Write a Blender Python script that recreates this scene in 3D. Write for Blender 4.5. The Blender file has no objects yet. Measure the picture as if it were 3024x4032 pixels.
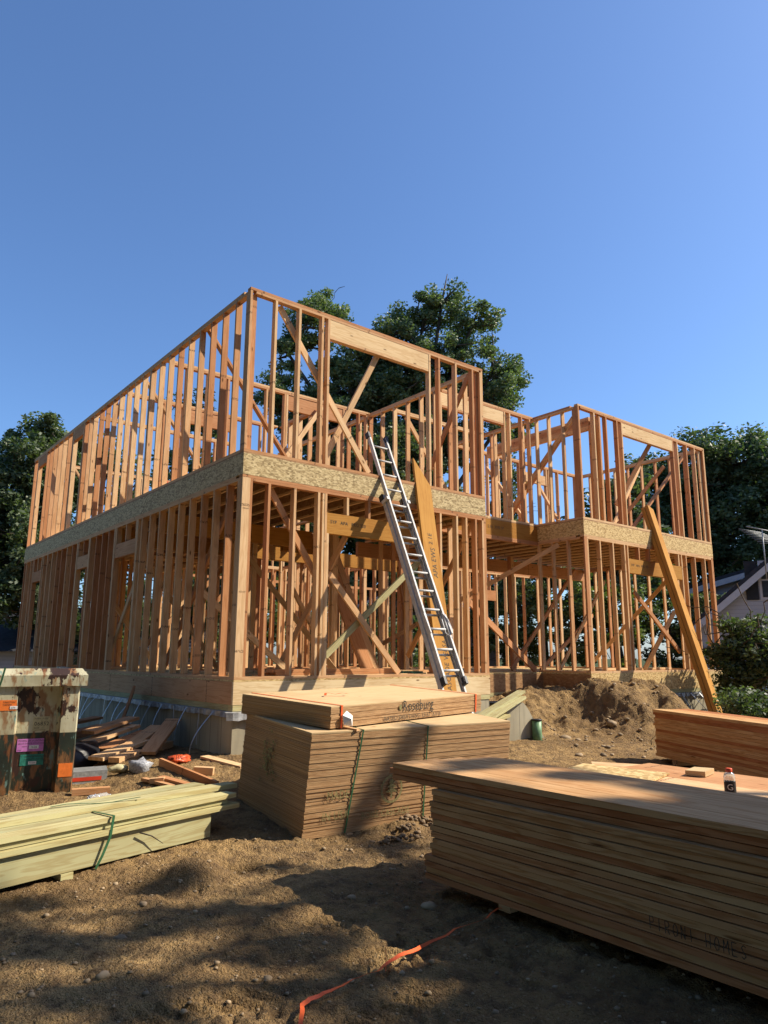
import bpy, math, random
import numpy as np
from mathutils import Vector, Matrix
random.seed(7); rng = np.random.default_rng(7)
R = math.radians
scn = bpy.context.scene
COL = scn.collection

# ---------------------------------------------------------------- camera, sky, sun, exposure
# house coordinates: x along the front wall, y back into the house, z up from the first floor deck
cd = bpy.data.cameras.new('camera'); cam = bpy.data.objects.new('camera', cd); COL.objects.link(cam)
cd.sensor_fit = 'VERTICAL'; cd.sensor_height = 36.0; cd.sensor_width = 27.0
cd.lens = 2829.4 / 4032 * 36; cd.clip_start = .05; cd.clip_end = 2000
cam.matrix_world = (Matrix.Translation((-4.344, -8.378, .303)) @ Matrix.Rotation(-.6783, 4, 'Z')
                    @ Matrix.Rotation(math.pi / 2 + .1979, 4, 'X') @ Matrix.Rotation(.0043, 4, 'Z'))
scn.camera = cam
SUN = Vector((1.7, -1.0, 1.75)).normalized()
elev = math.asin(SUN.z); az = math.atan2(SUN.x, SUN.y)
w = bpy.data.worlds.new('World'); scn.world = w; w.use_nodes = True
nt = w.node_tree; bg = nt.nodes['Background']
sky = nt.nodes.new('ShaderNodeTexSky'); sky.sky_type = 'NISHITA'; sky.sun_disc = False
sky.sun_elevation = elev; sky.sun_rotation = az; sky.altitude = 0; sky.air_density = 1.0
sky.dust_density = .9; sky.ozone_density = 9
nt.links.new(sky.outputs[0], bg.inputs[0]); bg.inputs[1].default_value = .125
sd = bpy.data.lights.new('sun', 'SUN'); sd.energy = 5.0; sd.angle = R(.53); sd.color = (1, .89, .72)
so = bpy.data.objects.new('sun', sd); COL.objects.link(so)
so.rotation_euler = SUN.to_track_quat('Z', 'Y').to_euler()
scn.view_settings.view_transform = 'Standard'; scn.view_settings.look = 'None'
scn.view_settings.exposure = .68; scn.view_settings.gamma = 1
scn.cycles.max_bounces = 6; scn.cycles.transparent_max_bounces = 6

# ---------------------------------------------------------------- object helpers
def tag(o, label=None, cat=None, group=None, kind=None):
    if label: o['label'] = label
    if cat: o['category'] = cat
    if group: o['group'] = group
    if kind: o['kind'] = kind
    return o
def empty(name, loc, label, cat, group=None, rz=0):
    o = bpy.data.objects.new(name, None); COL.objects.link(o)
    o.location = loc; o.rotation_euler = (0, 0, rz); o.empty_display_size = .2
    return tag(o, label, cat, group)
class MB:
    """collects prisms with a board-long UV (metres) and a per-board tint"""
    def __init__(s): s.v = []; s.f = []; s.uv = []; s.t = []; s.sm = []
    def face(s, pts, uvs=None, tint=(.5, .5, .5), smooth=False):
        b = len(s.v); s.v += [tuple(p) for p in pts]; s.f.append(tuple(range(b, b + len(pts))))
        s.uv += uvs or [(0, 0)] * len(pts); s.t += [tint] * len(pts); s.sm.append(smooth)
    def mesh(s, verts, faces, tint=(.5, .5, .5), smooth=True, uvf=None):
        b = len(s.v); s.v += [tuple(p) for p in verts]
        for f in faces:
            s.f.append(tuple(b + i for i in f)); s.sm.append(smooth)
            for i in f:
                p = verts[i]; s.uv.append(uvf(p) if uvf else (p[0], p[2])); s.t.append(tint)
    def box(s, o, a, b, c, tint=None, twist=0):
        """o corner; a (long), b, c edge vectors"""
        o, a, b, c = Vector(o), Vector(a), Vector(b), Vector(c)
        if a.cross(b).dot(c) < 0: b, c = c, b
        if tint is None: tint = (random.random(), random.random(), random.random())
        L, B, Cc = a.length, b.length, c.length
        oz = random.uniform(0, 50); 
        P = [o, o + a, o + a + b, o + b, o + c, o + a + c, o + a + b + c, o + b + c]
        k = len(s.v); s.v += [tuple(p) for p in P]
        def q(idx, uv):
            s.f.append(tuple(k + i for i in idx)); s.uv.extend((u + oz, v) for u, v in uv); s.t.extend([tint] * 4); s.sm.append(False)
        q((0, 3, 2, 1), [(0, 0), (0, B), (L, B), (L, 0)]); q((4, 5, 6, 7), [(0, .3), (L, .3), (L, .3 + B), (0, .3 + B)])
        q((0, 1, 5, 4), [(0, .7), (L, .7), (L, .7 + Cc), (0, .7 + Cc)]); q((3, 7, 6, 2), [(0, 1.1), (0, 1.1 + Cc), (L, 1.1 + Cc), (L, 1.1)])
        q((0, 4, 7, 3), [(0, 2), (0, 2 + Cc), (B * .12, 2 + Cc), (B * .12, 2)]); q((1, 2, 6, 5), [(0, 3), (B * .12, 3), (B * .12, 3 + Cc), (0, 3 + Cc)])
    def beam(s, p0, p1, wid, thk, side=None, tint=None):
        """board between two axis points, wid along 'side'"""
        p0, p1 = Vector(p0), Vector(p1); a = (p1 - p0); d = a.normalized()
        side = Vector(side) if side else (Vector((0, 0, 1)) if abs(d.z) < .9 else Vector((1, 0, 0)))
        e = (side - d * side.dot(d)).normalized(); g = d.cross(e)
        s.box(p0 - e * wid / 2 - g * thk / 2, a, e * wid, g * thk, tint)
    def tube(s, pts, rad, n=8, tint=(.5, .5, .5), cap=True, smooth=True):
        pts = [Vector(p) for p in pts]; rad = rad if hasattr(rad, '__len__') else [rad] * len(pts)
        b = len(s.v); u = None; L = 0
        rows = []
        for i, p in enumerate(pts):
            d = (pts[min(i + 1, len(pts) - 1)] - pts[max(i - 1, 0)]).normalized()
            if u is None: u = d.orthogonal().normalized()
            u = (u - d * u.dot(d)).normalized(); vv = d.cross(u)
            if i: L += (p - pts[i - 1]).length
            rows.append(L)
            for k in range(n):
                t = 2 * math.pi * k / n; s.v.append(tuple(p + (u * math.cos(t) + vv * math.sin(t)) * rad[i]))
        for i in range(len(pts) - 1):
            for k in range(n):
                k2 = (k + 1) % n
                s.f.append((b + i * n + k, b + i * n + k2, b + (i + 1) * n + k2, b + (i + 1) * n + k)); s.sm.append(smooth)
                s.uv += [(rows[i], k / n), (rows[i], (k + 1) / n), (rows[i + 1], (k + 1) / n), (rows[i + 1], k / n)]; s.t += [tint] * 4
        if cap:
            for base, rev in ((b, True), (b + (len(pts) - 1) * n, False)):
                idx = list(range(base, base + n)); idx = idx[::-1] if rev else idx
                s.f.append(tuple(idx)); s.sm.append(False); s.uv += [(0, 0)] * n; s.t += [tint] * n
    def build(s, name, mat, parent=None):
        me = bpy.data.meshes.new(name); me.from_pydata(s.v, [], s.f); 
        uvl = me.uv_layers.new(name='UVMap'); uvl.data.foreach_set('uv', np.array(s.uv, 'f').ravel())
        ca = me.color_attributes.new('tint', 'FLOAT_COLOR', 'CORNER')
        t = np.ones((len(s.t), 4), 'f'); t[:, :3] = np.array(s.t, 'f'); ca.data.foreach_set('color', t.ravel())
        me.polygons.foreach_set('use_smooth', np.array(s.sm, bool)); me.materials.append(mat); me.update()
        o = bpy.data.objects.new(name, me); COL.objects.link(o)
        if parent: 
            o.parent = parent; o.matrix_parent_inverse = Matrix.LocRotScale(parent.location, parent.rotation_euler, None).inverted() if parent.type == 'EMPTY' else Matrix()
        return o

# ---------------------------------------------------------------- materials
def mat(name, rough=.7, spec=.3, metal=0):
    m = bpy.data.materials.new(name); m.use_nodes = True; n = m.node_tree
    b = n.nodes['Principled BSDF']; b.inputs['Roughness'].default_value = rough
    b.inputs['Specular IOR Level'].default_value = spec; b.inputs['Metallic'].default_value = metal
    return m, n, b
def N(n, t, **k):
    x = n.nodes.new(t)
    for a, v in k.items():
        if a.startswith('i_'): x.inputs[a[2:].replace('_', ' ')].default_value = v
        else: setattr(x, a, v)
    return x
def ramp(n, src, stops, interp='LINEAR'):
    r = n.nodes.new('ShaderNodeValToRGB'); r.color_ramp.interpolation = interp
    e = r.color_ramp.elements
    while len(e) < len(stops): e.new(.5)
    for i, (p, c) in enumerate(stops):
        e[i].position = p; e[i].color = (c, c, c, 1) if not hasattr(c, '__len__') else (*c, 1)
    n.links.new(src, r.inputs[0]); return r.outputs[0]
def mix(n, f, a, b, mode='MIX'):
    m = n.nodes.new('ShaderNodeMix'); m.data_type = 'RGBA'; m.blend_type = mode
    for k, v in ((0, f), (6, a), (7, b)):
        if hasattr(v, 'is_output'): n.links.new(v, m.inputs[k])
        else: m.inputs[k].default_value = v if k == 0 else (*v, 1)
    return m.outputs[2]
def bump(n, b, h, strength, dist=.01):
    x = N(n, 'ShaderNodeBump'); x.inputs['Strength'].default_value = strength; x.inputs['Distance'].default_value = dist
    n.links.new(h, x.inputs['Height']); n.links.new(x.outputs[0], b.inputs['Normal'])
def uvmap(n, scale):
    u = N(n, 'ShaderNodeUVMap'); u.uv_map = 'UVMap'
    at = N(n, 'ShaderNodeAttribute', attribute_name='tint'); sp = N(n, 'ShaderNodeSeparateColor'); n.links.new(at.outputs['Color'], sp.inputs[0])
    c = N(n, 'ShaderNodeCombineXYZ'); sx = N(n, 'ShaderNodeSeparateXYZ'); n.links.new(u.outputs[0], sx.inputs[0])
    mz = N(n, 'ShaderNodeMath', operation='MULTIPLY'); mz.inputs[1].default_value = 40; n.links.new(sp.outputs[2], mz.inputs[0])
    n.links.new(sx.outputs[0], c.inputs[0]); n.links.new(sx.outputs[1], c.inputs[1]); n.links.new(mz.outputs[0], c.inputs[2])
    mp = N(n, 'ShaderNodeMapping'); mp.inputs['Scale'].default_value = scale; n.links.new(c.outputs[0], mp.inputs[0])
    return mp.outputs[0], sp.outputs, c.outputs[0]
def wood(name, cols, knots=True, gr=.5, rough=.78, ky=9, stamp=False):
    """cols: light, mid, red variants of the board"""
    m, n, b = mat(name, rough, .1)
    v, t, raw = uvmap(n, (1.1, 16, 1))
    ns = N(n, 'ShaderNodeTexNoise', i_Scale=1.0, i_Detail=3.0, i_Distortion=.6); n.links.new(v, ns.inputs['Vector'])
    wv = N(n, 'ShaderNodeMath', operation='SINE'); ml = N(n, 'ShaderNodeMath', operation='MULTIPLY'); ml.inputs[1].default_value = 34
    n.links.new(ns.outputs[0], ml.inputs[0]); n.links.new(ml.outputs[0], wv.inputs[0])
    g = ramp(n, wv.outputs[0], [(0, 0), (1, 1)])
    c1 = mix(n, t[0], cols[0], cols[1]); c1 = mix(n, ramp(n, t[1], [(.45, 0), (.8, 1)]), c1, cols[2])
    c2 = mix(n, 1.0, c1, (.74, .62, .5), 'MULTIPLY')
    gm = N(n, 'ShaderNodeMath', operation='MULTIPLY'); gm.inputs[1].default_value = gr; n.links.new(g, gm.inputs[0])
    c = mix(n, gm.outputs[0], c1, c2)
    # broad weather and handling variation along the board
    n2 = N(n, 'ShaderNodeTexNoise', i_Scale=1.7, i_Detail=4.0); n.links.new(raw, n2.inputs['Vector'])
    c = mix(n, ramp(n, n2.outputs[0], [(.42, 0), (.75, .45)]), c, mix(n, 1.0, c, (.66, .55, .45), 'MULTIPLY'))
    if knots:
        mp = N(n, 'ShaderNodeMapping'); mp.inputs['Scale'].default_value = (3.2 if ky < 10 else 1.9, ky, 1); n.links.new(raw, mp.inputs[0])
        vo = N(n, 'ShaderNodeTexVoronoi', i_Scale=1.0); n.links.new(mp.outputs[0], vo.inputs['Vector'])
        gate = N(n, 'ShaderNodeSeparateColor'); n.links.new(vo.outputs['Color'], gate.inputs[0])
        k = ramp(n, vo.outputs['Distance'], [(.05, 1), (.15, 0)]); gk = ramp(n, gate.outputs[0], [(.55, 0), (.6, 1)])
        kk = N(n, 'ShaderNodeMath', operation='MULTIPLY'); n.links.new(k, kk.inputs[0]); n.links.new(gk, kk.inputs[1])
        c = mix(n, kk.outputs[0], c, (.13, .055, .02))
    if stamp:
        # faint grade stamps
        sx = N(n, 'ShaderNodeSeparateXYZ'); n.links.new(raw, sx.inputs[0]); d1 = N(n, 'ShaderNodeMath', operation='MULTIPLY'); d1.inputs[1].default_value = 1 / 1.9; n.links.new(sx.outputs[0], d1.inputs[0])
        f1 = N(n, 'ShaderNodeMath', operation='FRACT'); n.links.new(d1.outputs[0], f1.inputs[0]); m1 = ramp(n, f1.outputs[0], [(.016, 1), (.018, 0)])
        mp2 = N(n, 'ShaderNodeMapping'); mp2.inputs['Scale'].default_value = (90, 60, 1); n.links.new(raw, mp2.inputs[0])
        n3 = N(n, 'ShaderNodeTexNoise', i_Scale=1.0); n.links.new(mp2.outputs[0], n3.inputs['Vector']); m2 = ramp(n, n3.outputs[0], [(.46, 0), (.52, .75)])
        m3 = N(n, 'ShaderNodeMath', operation='MULTIPLY'); n.links.new(m1, m3.inputs[0]); n.links.new(m2, m3.inputs[1]); c = mix(n, m3.outputs[0], c, (.09, .05, .03))
    n.links.new(c, b.inputs['Base Color']); bump(n, b, g, .12, .002)
    return m
M = {}
M['fir'] = wood('fir_lumber', [(.72, .50, .285), (.64, .39, .20), (.50, .245, .115)], stamp=True)
M['fir_pale'] = wood('pale_fir_lumber', [(.78, .62, .38), (.74, .57, .33), (.72, .52, .29)])
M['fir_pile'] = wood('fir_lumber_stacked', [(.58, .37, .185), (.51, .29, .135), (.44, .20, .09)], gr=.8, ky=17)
M['pt'] = wood('treated_pine', [(.56, .51, .27), (.46, .42, .21), (.40, .38, .21)], gr=.6, ky=14)
M['fir_red'] = wood('reddish_fir_lumber', [(.62, .40, .19), (.56, .30, .125), (.42, .17, .07)], gr=.8, ky=17)
M['lvl'] = wood('laminated_veneer', [(.50, .26, .065), (.40, .19, .04), (.44, .215, .05)], knots=False, gr=.45, rough=.8)
def osb(name, c0, c1, c2, sc=26):
    m, n, b = mat(name, .75, .25)
    tc = N(n, 'ShaderNodeTexCoord')
    def flake(rot, s):
        mp = N(n, 'ShaderNodeMapping'); mp.inputs['Rotation'].default_value = (rot, rot * .7, rot); mp.inputs['Scale'].default_value = (s, s, s * 2.3)
        n.links.new(tc.outputs['Object'], mp.inputs[0])
        ns = N(n, 'ShaderNodeTexNoise', i_Scale=.35); n.links.new(mp.outputs[0], ns.inputs['Vector'])
        ad = mix(n, .12, mp.outputs[0], ns.outputs['Color'])
        vo = N(n, 'ShaderNodeTexVoronoi', i_Scale=1.0); n.links.new(ad, vo.inputs['Vector'])
        s_ = N(n, 'ShaderNodeSeparateColor'); n.links.new(vo.outputs['Color'], s_.inputs[0]); return s_.outputs
    f1 = flake(.5, sc); f2 = flake(-.9, sc * .7)
    a = mix(n, f1[0], c0, c1); a = mix(n, ramp(n, f2[1], [(.45, 0), (.55, 1)]), a, mix(n, f2[0], c1, c2))
    n.links.new(a, b.inputs['Base Color']); bump(n, b, f1[2], .15, .002)
    return m
M['osb'] = osb('osb_rim', (.72, .54, .26), (.54, .37, .155), (.33, .20, .07), 42)
M['osb_grey'] = osb('osb_rim_weathered', (.66, .53, .29), (.47, .35, .17), (.23, .16, .07), 42)
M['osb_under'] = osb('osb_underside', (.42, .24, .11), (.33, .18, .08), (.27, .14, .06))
def plyedge(name):
    m, n, b = mat(name, .78, .2)
    v, t, raw = uvmap(n, (1, 1, 1)); sx = N(n, 'ShaderNodeSeparateXYZ'); n.links.new(raw, sx.inputs[0])
    mp = N(n, 'ShaderNodeMapping'); mp.inputs['Scale'].default_value = (7, 160, 1); n.links.new(raw, mp.inputs[0])
    ns = N(n, 'ShaderNodeTexNoise', i_Scale=1.0, i_Detail=2.0); n.links.new(mp.outputs[0], ns.inputs['Vector'])
    ml = N(n, 'ShaderNodeMath', operation='MULTIPLY'); ml.inputs[1].default_value = 2 * math.pi / .0062; n.links.new(sx.outputs[1], ml.inputs[0])
    si = N(n, 'ShaderNodeMath', operation='SINE'); n.links.new(ml.outputs[0], si.inputs[0])
    pl = ramp(n, si.outputs[0], [(.3, 0), (.7, 1)])
    c = mix(n, pl, (.40, .225, .10), (.72, .50, .27))
    c = mix(n, ramp(n, ns.outputs[0], [(.42, 0), (.62, .7)]), c, (.24, .12, .05))
    c = mix(n, ramp(n, t[1], [(.1, .3), (.9, 0)]), c, (.30, .17, .08))
    n.links.new(c, b.inputs['Base Color'])
    return m
M['plyedge'] = plyedge('plywood_edge')
M['plyface'] = wood('plywood_face', [(.64, .47, .26), (.60, .43, .23), (.58, .42, .23)], gr=.3)
def simple(name, col, rough=.6, metal=0, var=.25, sc=6, bmp=.0, spec=.3):
    m, n, b = mat(name, rough, spec, metal); tc = N(n, 'ShaderNodeTexCoord')
    ns = N(n, 'ShaderNodeTexNoise', i_Scale=sc, i_Detail=6.0); n.links.new(tc.outputs['Object'], ns.inputs['Vector'])
    d = tuple(c * (1 - var) for c in col); l = tuple(min(1, c * (1 + var)) for c in col)
    n.links.new(mix(n, ramp(n, ns.outputs[0], [(.3, 0), (.7, 1)]), d, l), b.inputs['Base Color'])
    if bmp: bump(n, b, ns.outputs[0], bmp, .01)
    return m
M['steel'] = simple('galvanised_strap', (.38, .39, .40), .45, .4, .15)
M['foil'] = simple('foil_flashing', (.30, .30, .30), .45, .2, .3, 18, .4)
M['alu'] = simple('ladder_aluminium', (.50, .50, .49), .6, .0, .15, 20)
M['black'] = simple('black_plastic', (.025, .025, .027), .5)
M['ink'] = simple('black_ink', (.05, .045, .035), .8, var=.5, sc=60)
M['inkred'] = simple('faded_ink', (.17, .10, .05), .85, var=.4, sc=50)
M['inkgreen'] = simple('green_print', (.25, .21, .085), .85, var=.6, sc=70)
M['gstrap'] = simple('green_strap', (.035, .11, .05), .35, var=.2)
M['ostrap'] = simple('orange_strap', (.80, .13, .035), .45, var=.15)
M['snack'] = simple('snack_bag', (.55, .09, .03), .35, var=.5, sc=20)
M['orange'] = simple('orange_sticker', (.82, .20, .035), .6, var=.12, sc=30)
M['pink'] = simple('pink_sticker', (.55, .20, .52), .6, var=.12, sc=30)
M['cream'] = simple('cream_sticker', (.48, .43, .25), .6, var=.2, sc=40)
M['teal'] = simple('green_sticker', (.03, .20, .15), .6, var=.3, sc=30)
M['white'] = simple('white_paper', (.78, .78, .76), .6, var=.08)
M['redcap'] = simple('orange_red_cap', (.75, .10, .03), .4, var=.05)
M['pipe'] = simple('green_pipe', (.14, .26, .13), .45, var=.3, sc=9)
M['stone'] = simple('stone', (.30, .22, .135), .85, var=.5, sc=7, bmp=.4)
M['dirtclod'] = simple('clay', (.20, .14, .085), .95, var=.3, sc=14, bmp=.8)
M['bark'] = simple('bark', (.075, .06, .045), .95, var=.5, sc=5, bmp=.6)
M['blackbag'] = simple('black_bag', (.012, .013, .018), .35, var=.3, sc=9, bmp=.8)
M['shingle'] = simple('dark_roof', (.035, .037, .045), .9, var=.3, sc=9)
M['brick'] = simple('red_brick', (.16, .06, .045), .9, var=.4, sc=22)
M['shutter'] = simple('black_shutter', (.02, .022, .026), .6)
M['wtrim'] = simple('white_trim', (.50, .51, .53), .6, var=.05)
M['darkglass'] = simple('window_glass', (.05, .06, .07), .08, var=.3, spec=.6)
M['zinc_shade_grey'] = simple('weathered_metal_and_shade_grey', (.30, .31, .31), .5, .4, .25, 30, .3)
M['redtarp'] = simple('red_wrap', (.55, .05, .02), .5, var=.15)
def concrete():
    m, n, b = mat('concrete', .9, .2); tc = N(n, 'ShaderNodeTexCoord')
    a = N(n, 'ShaderNodeTexNoise', i_Scale=1.3, i_Detail=8.0); n.links.new(tc.outputs['Object'], a.inputs['Vector'])
    mp = N(n, 'ShaderNodeMapping'); mp.inputs['Scale'].default_value = (1, 1, .12); n.links.new(tc.outputs['Object'], mp.inputs[0])
    s = N(n, 'ShaderNodeTexNoise', i_Scale=9.0, i_Detail=5.0); n.links.new(mp.outputs[0], s.inputs['Vector'])
    c = mix(n, ramp(n, a.outputs[0], [(.3, 0), (.7, 1)]), (.27, .24, .17), (.41, .365, .26))
    c = mix(n, ramp(n, s.outputs[0], [(.5, 0), (.75, .55)]), c, (.17, .155, .12))
    sx = N(n, 'ShaderNodeSeparateXYZ'); n.links.new(tc.outputs['Object'], sx.inputs[0])
    ad = N(n, 'ShaderNodeMath', operation='ADD'); n.links.new(sx.outputs[0], ad.inputs[0]); n.links.new(sx.outputs[1], ad.inputs[1])
    dv_ = N(n, 'ShaderNodeMath', operation='MULTIPLY'); dv_.inputs[1].default_value = 1 / .31; n.links.new(ad.outputs[0], dv_.inputs[0]); fr = N(n, 'ShaderNodeMath', operation='FRACT'); n.links.new(dv_.outputs[0], fr.inputs[0])
    c = mix(n, ramp(n, fr.outputs[0], [(.0, .75), (.03, .75), (.045, 0)]), c, (.10, .09, .07))
    n.links.new(c, b.inputs['Base Color']); bump(n, b, a.outputs[0], .25, .01); return m
M['concrete'] = concrete()
def siding(name, col):
    m, n, b = mat(name, .6, .3); tc = N(n, 'ShaderNodeTexCoord'); sx = N(n, 'ShaderNodeSeparateXYZ'); n.links.new(tc.outputs['Object'], sx.inputs[0])
    md = N(n, 'ShaderNodeMath', operation='FRACT'); ml = N(n, 'ShaderNodeMath', operation='MULTIPLY'); ml.inputs[1].default_value = 1 / .125
    n.links.new(sx.outputs[2], ml.inputs[0]); n.links.new(ml.outputs[0], md.inputs[0])
    c = mix(n, ramp(n, md.outputs[0], [(.0, 1), (.1, 0)]), col, tuple(x * .35 for x in col))
    n.links.new(c, b.inputs['Base Color']); bump(n, b, md.outputs[0], .6, .02); return m
M['siding'] = siding('shaded_white_siding', (.40, .42, .46))  # white siding with its blue-grey shade put into the colour
M['siding2'] = siding('pale_siding', (.34, .36, .40))
def soil():
    m, n, b = mat('soil', .95, .12); tc = N(n, 'ShaderNodeTexCoord')
    def ns(sc, d=8.0):
        x = N(n, 'ShaderNodeTexNoise', i_Scale=sc, i_Detail=d); n.links.new(tc.outputs['Object'], x.inputs['Vector']); return x.outputs[0]
    at = N(n, 'ShaderNodeAttribute', attribute_name='soil'); sp = N(n, 'ShaderNodeSeparateColor'); n.links.new(at.outputs['Color'], sp.inputs[0])
    c = mix(n, ramp(n, ns(1.1), [(.35, 0), (.65, 1)]), (.27, .17, .075), (.44, .285, .125))
    c = mix(n, ramp(n, ns(9, 6), [(.42, 0), (.66, .85)]), c, (.15, .095, .05))
    c = mix(n, ramp(n, ns(60, 4), [(.58, 0), (.74, .7)]), c, (.50, .38, .22))
    c = mix(n, ramp(n, ns(75, 3), [(.28, .9), (.42, 0)]), c, (.10, .065, .04))
    c = mix(n, sp.outputs[0], c, mix(n, .4, c, (.12, .072, .038)))        # moister dug earth
    c = mix(n, sp.outputs[1], c, (.055, .075, .03))                         # far grass
    n.links.new(c, b.inputs['Base Color'])
    h = N(n, 'ShaderNodeMath', operation='ADD'); h2 = N(n, 'ShaderNodeMath', operation='MULTIPLY'); h2.inputs[1].default_value = .5
    n.links.new(ns(34, 8), h.inputs[0]); n.links.new(ns(110, 3), h2.inputs[0]); n.links.new(h2.outputs[0], h.inputs[1])
    bump(n, b, h.outputs[0], 1.0, .05); return m
M['soil'] = soil()
def leaf(name, c0, c1):
    m, n, b = mat(name, .5, .35)
    at = N(n, 'ShaderNodeAttribute', attribute_name='tint'); sp = N(n, 'ShaderNodeSeparateColor'); n.links.new(at.outputs['Color'], sp.inputs[0])
    c = mix(n, sp.outputs[0], c0, c1); n.links.new(c, b.inputs['Base Color'])
    tr = N(n, 'ShaderNodeBsdfTranslucent'); n.links.new(mix(n, 1.0, c, (1.2, 1.5, .5), 'MULTIPLY'), tr.inputs[0])
    ms = N(n, 'ShaderNodeMixShader'); ms.inputs[0].default_value = .3
    n.links.new(b.outputs[0], ms.inputs[1]); n.links.new(tr.outputs[0], ms.inputs[2]); n.links.new(ms.outputs[0], n.nodes['Material Output'].inputs[0]); return m
M['oak'] = leaf('oak_leaf', (.070, .105, .050), (.190, .235, .120))
M['dark'] = leaf('dark_leaf', (.050, .080, .040), (.140, .175, .090))
M['shrub'] = leaf('shrub_leaf', (.06, .095, .03), (.17, .21, .08))
def paint_rust():
    m, n, b = mat('rusty_paint', .45, .4); tc = N(n, 'ShaderNodeTexCoord')
    def ns(sc, d=8.0, z=1, off=0):
        mp = N(n, 'ShaderNodeMapping'); mp.inputs['Scale'].default_value = (sc, sc, sc * z); mp.inputs['Location'].default_value = (off, off, off)
        n.links.new(tc.outputs['Object'], mp.inputs[0]); x = N(n, 'ShaderNodeTexNoise', i_Scale=1.0, i_Detail=d, i_Roughness=.6); n.links.new(mp.outputs[0], x.inputs['Vector']); return x.outputs[0]
    sx = N(n, 'ShaderNodeSeparateXYZ'); n.links.new(tc.outputs['Object'], sx.inputs[0])
    up = ramp(n, sx.outputs[2], [(.5, 0), (.501, 1)])
    mr = N(n, 'ShaderNodeMapRange'); mr.inputs[1].default_value = -.5 - 1; mr.inputs[2].default_value = -.5 + 1; n.links.new(sx.outputs[2], mr.inputs[0]); n.links.new(mr.outputs[0], up.node.inputs[0])
    cream = mix(n, ramp(n, ns(3, 6, .35), [(.35, 0), (.7, 1)]), (.56, .53, .37), (.34, .30, .17))
    green = mix(n, ramp(n, ns(4, 6), [(.3, 0), (.7, 1)]), (.014, .02, .015), (.035, .045, .03))
    c = mix(n, up, green, cream)
    c = mix(n, ramp(n, ns(8, 10, .5, 3), [(.60, 0), (.64, .8)]), c, (.16, .30, .27))
    c = mix(n, ramp(n, ns(9, 9, .35, 9), [(.52, 0), (.60, .85)]), c, (.26, .12, .045))
    c = mix(n, ramp(n, ns(4.6, 12, .7, 5), [(.55, 0), (.565, 1)]), c, (.045, .022, .016))
    c = mix(n, ramp(n, ns(20, 8, .22, 2), [(.57, 0), (.64, .8)]), c, (.22, .085, .03))
    n.links.new(c, b.inputs['Base Color']); bump(n, b, ns(4, 8, .8, 5), .3, .02)
    return m
M['rusty'] = paint_rust()
def plastic():
    m, n, b = mat('clear_plastic', .08, .5); b.inputs['Base Color'].default_value = (.9, .92, .93, 1)
    b.inputs['Transmission Weight'].default_value = .75; b.inputs['IOR'].default_value = 1.3; return m
M['clear'] = plastic()
M['bagplastic'] = simple('clear_bag', (.34, .35, .38), .25, var=.35, sc=40, bmp=1.0)

def lettering(s, size, o, xd, yd, m, parent, name='lettering', align='LEFT', sx=1.0):
    cu = bpy.data.curves.new(name, 'FONT'); cu.body = s; cu.size = size; cu.align_x = align; cu.resolution_u = 2; cu.space_character = 1.05
    t = bpy.data.objects.new('tmp', cu); COL.objects.link(t); bpy.context.view_layer.update()
    me = bpy.data.meshes.new_from_object(t.evaluated_get(bpy.context.evaluated_depsgraph_get()))
    bpy.data.objects.remove(t); bpy.data.curves.remove(cu)
    xd, yd = Vector(xd).normalized(), Vector(yd).normalized(); o = Vector(o)
    for v in me.vertices: v.co = o + xd * v.co.x * sx + yd * v.co.y
    me.materials.clear(); me.materials.append(m); me.name = name
    ob = bpy.data.objects.new(name, me); COL.objects.link(ob)
    if parent:
        ob.parent = parent
        if parent.type == 'EMPTY': ob.matrix_parent_inverse = Matrix.LocRotScale(parent.location, parent.rotation_euler, None).inverted()
        else: ob.matrix_parent_inverse = Matrix()
    return ob
STROKES = {'P': [[(0, 0), (0, 1)], [(0, 1), (.5, .95), (.6, .75), (.5, .55), (0, .5)]], 'I': [[(.25, 0), (.25, 1)]],
 'R': [[(0, 0), (0, 1)], [(0, 1), (.5, .95), (.6, .75), (.45, .55), (0, .5)], [(.2, .5), (.65, 0)]],
 'O': [[(.3, 1), (.05, .7), (0, .3), (.25, 0), (.55, .1), (.65, .5), (.55, .85), (.3, 1)]], 'N': [[(0, 0), (.05, 1), (.55, 0), (.6, 1)]],
 'H': [[(0, 0), (0, 1)], [(.6, 0), (.6, 1)], [(0, .5), (.6, .45)]], 'M': [[(0, 0), (.05, 1), (.35, .4), (.65, 1), (.7, 0)]],
 'E': [[(.6, 1), (0, 1), (0, 0), (.6, 0)], [(0, .5), (.5, .5)]], 'S': [[(.6, .9), (.3, 1), (.05, .8), (.3, .5), (.6, .25), (.3, 0), (0, .15)]]}

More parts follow.
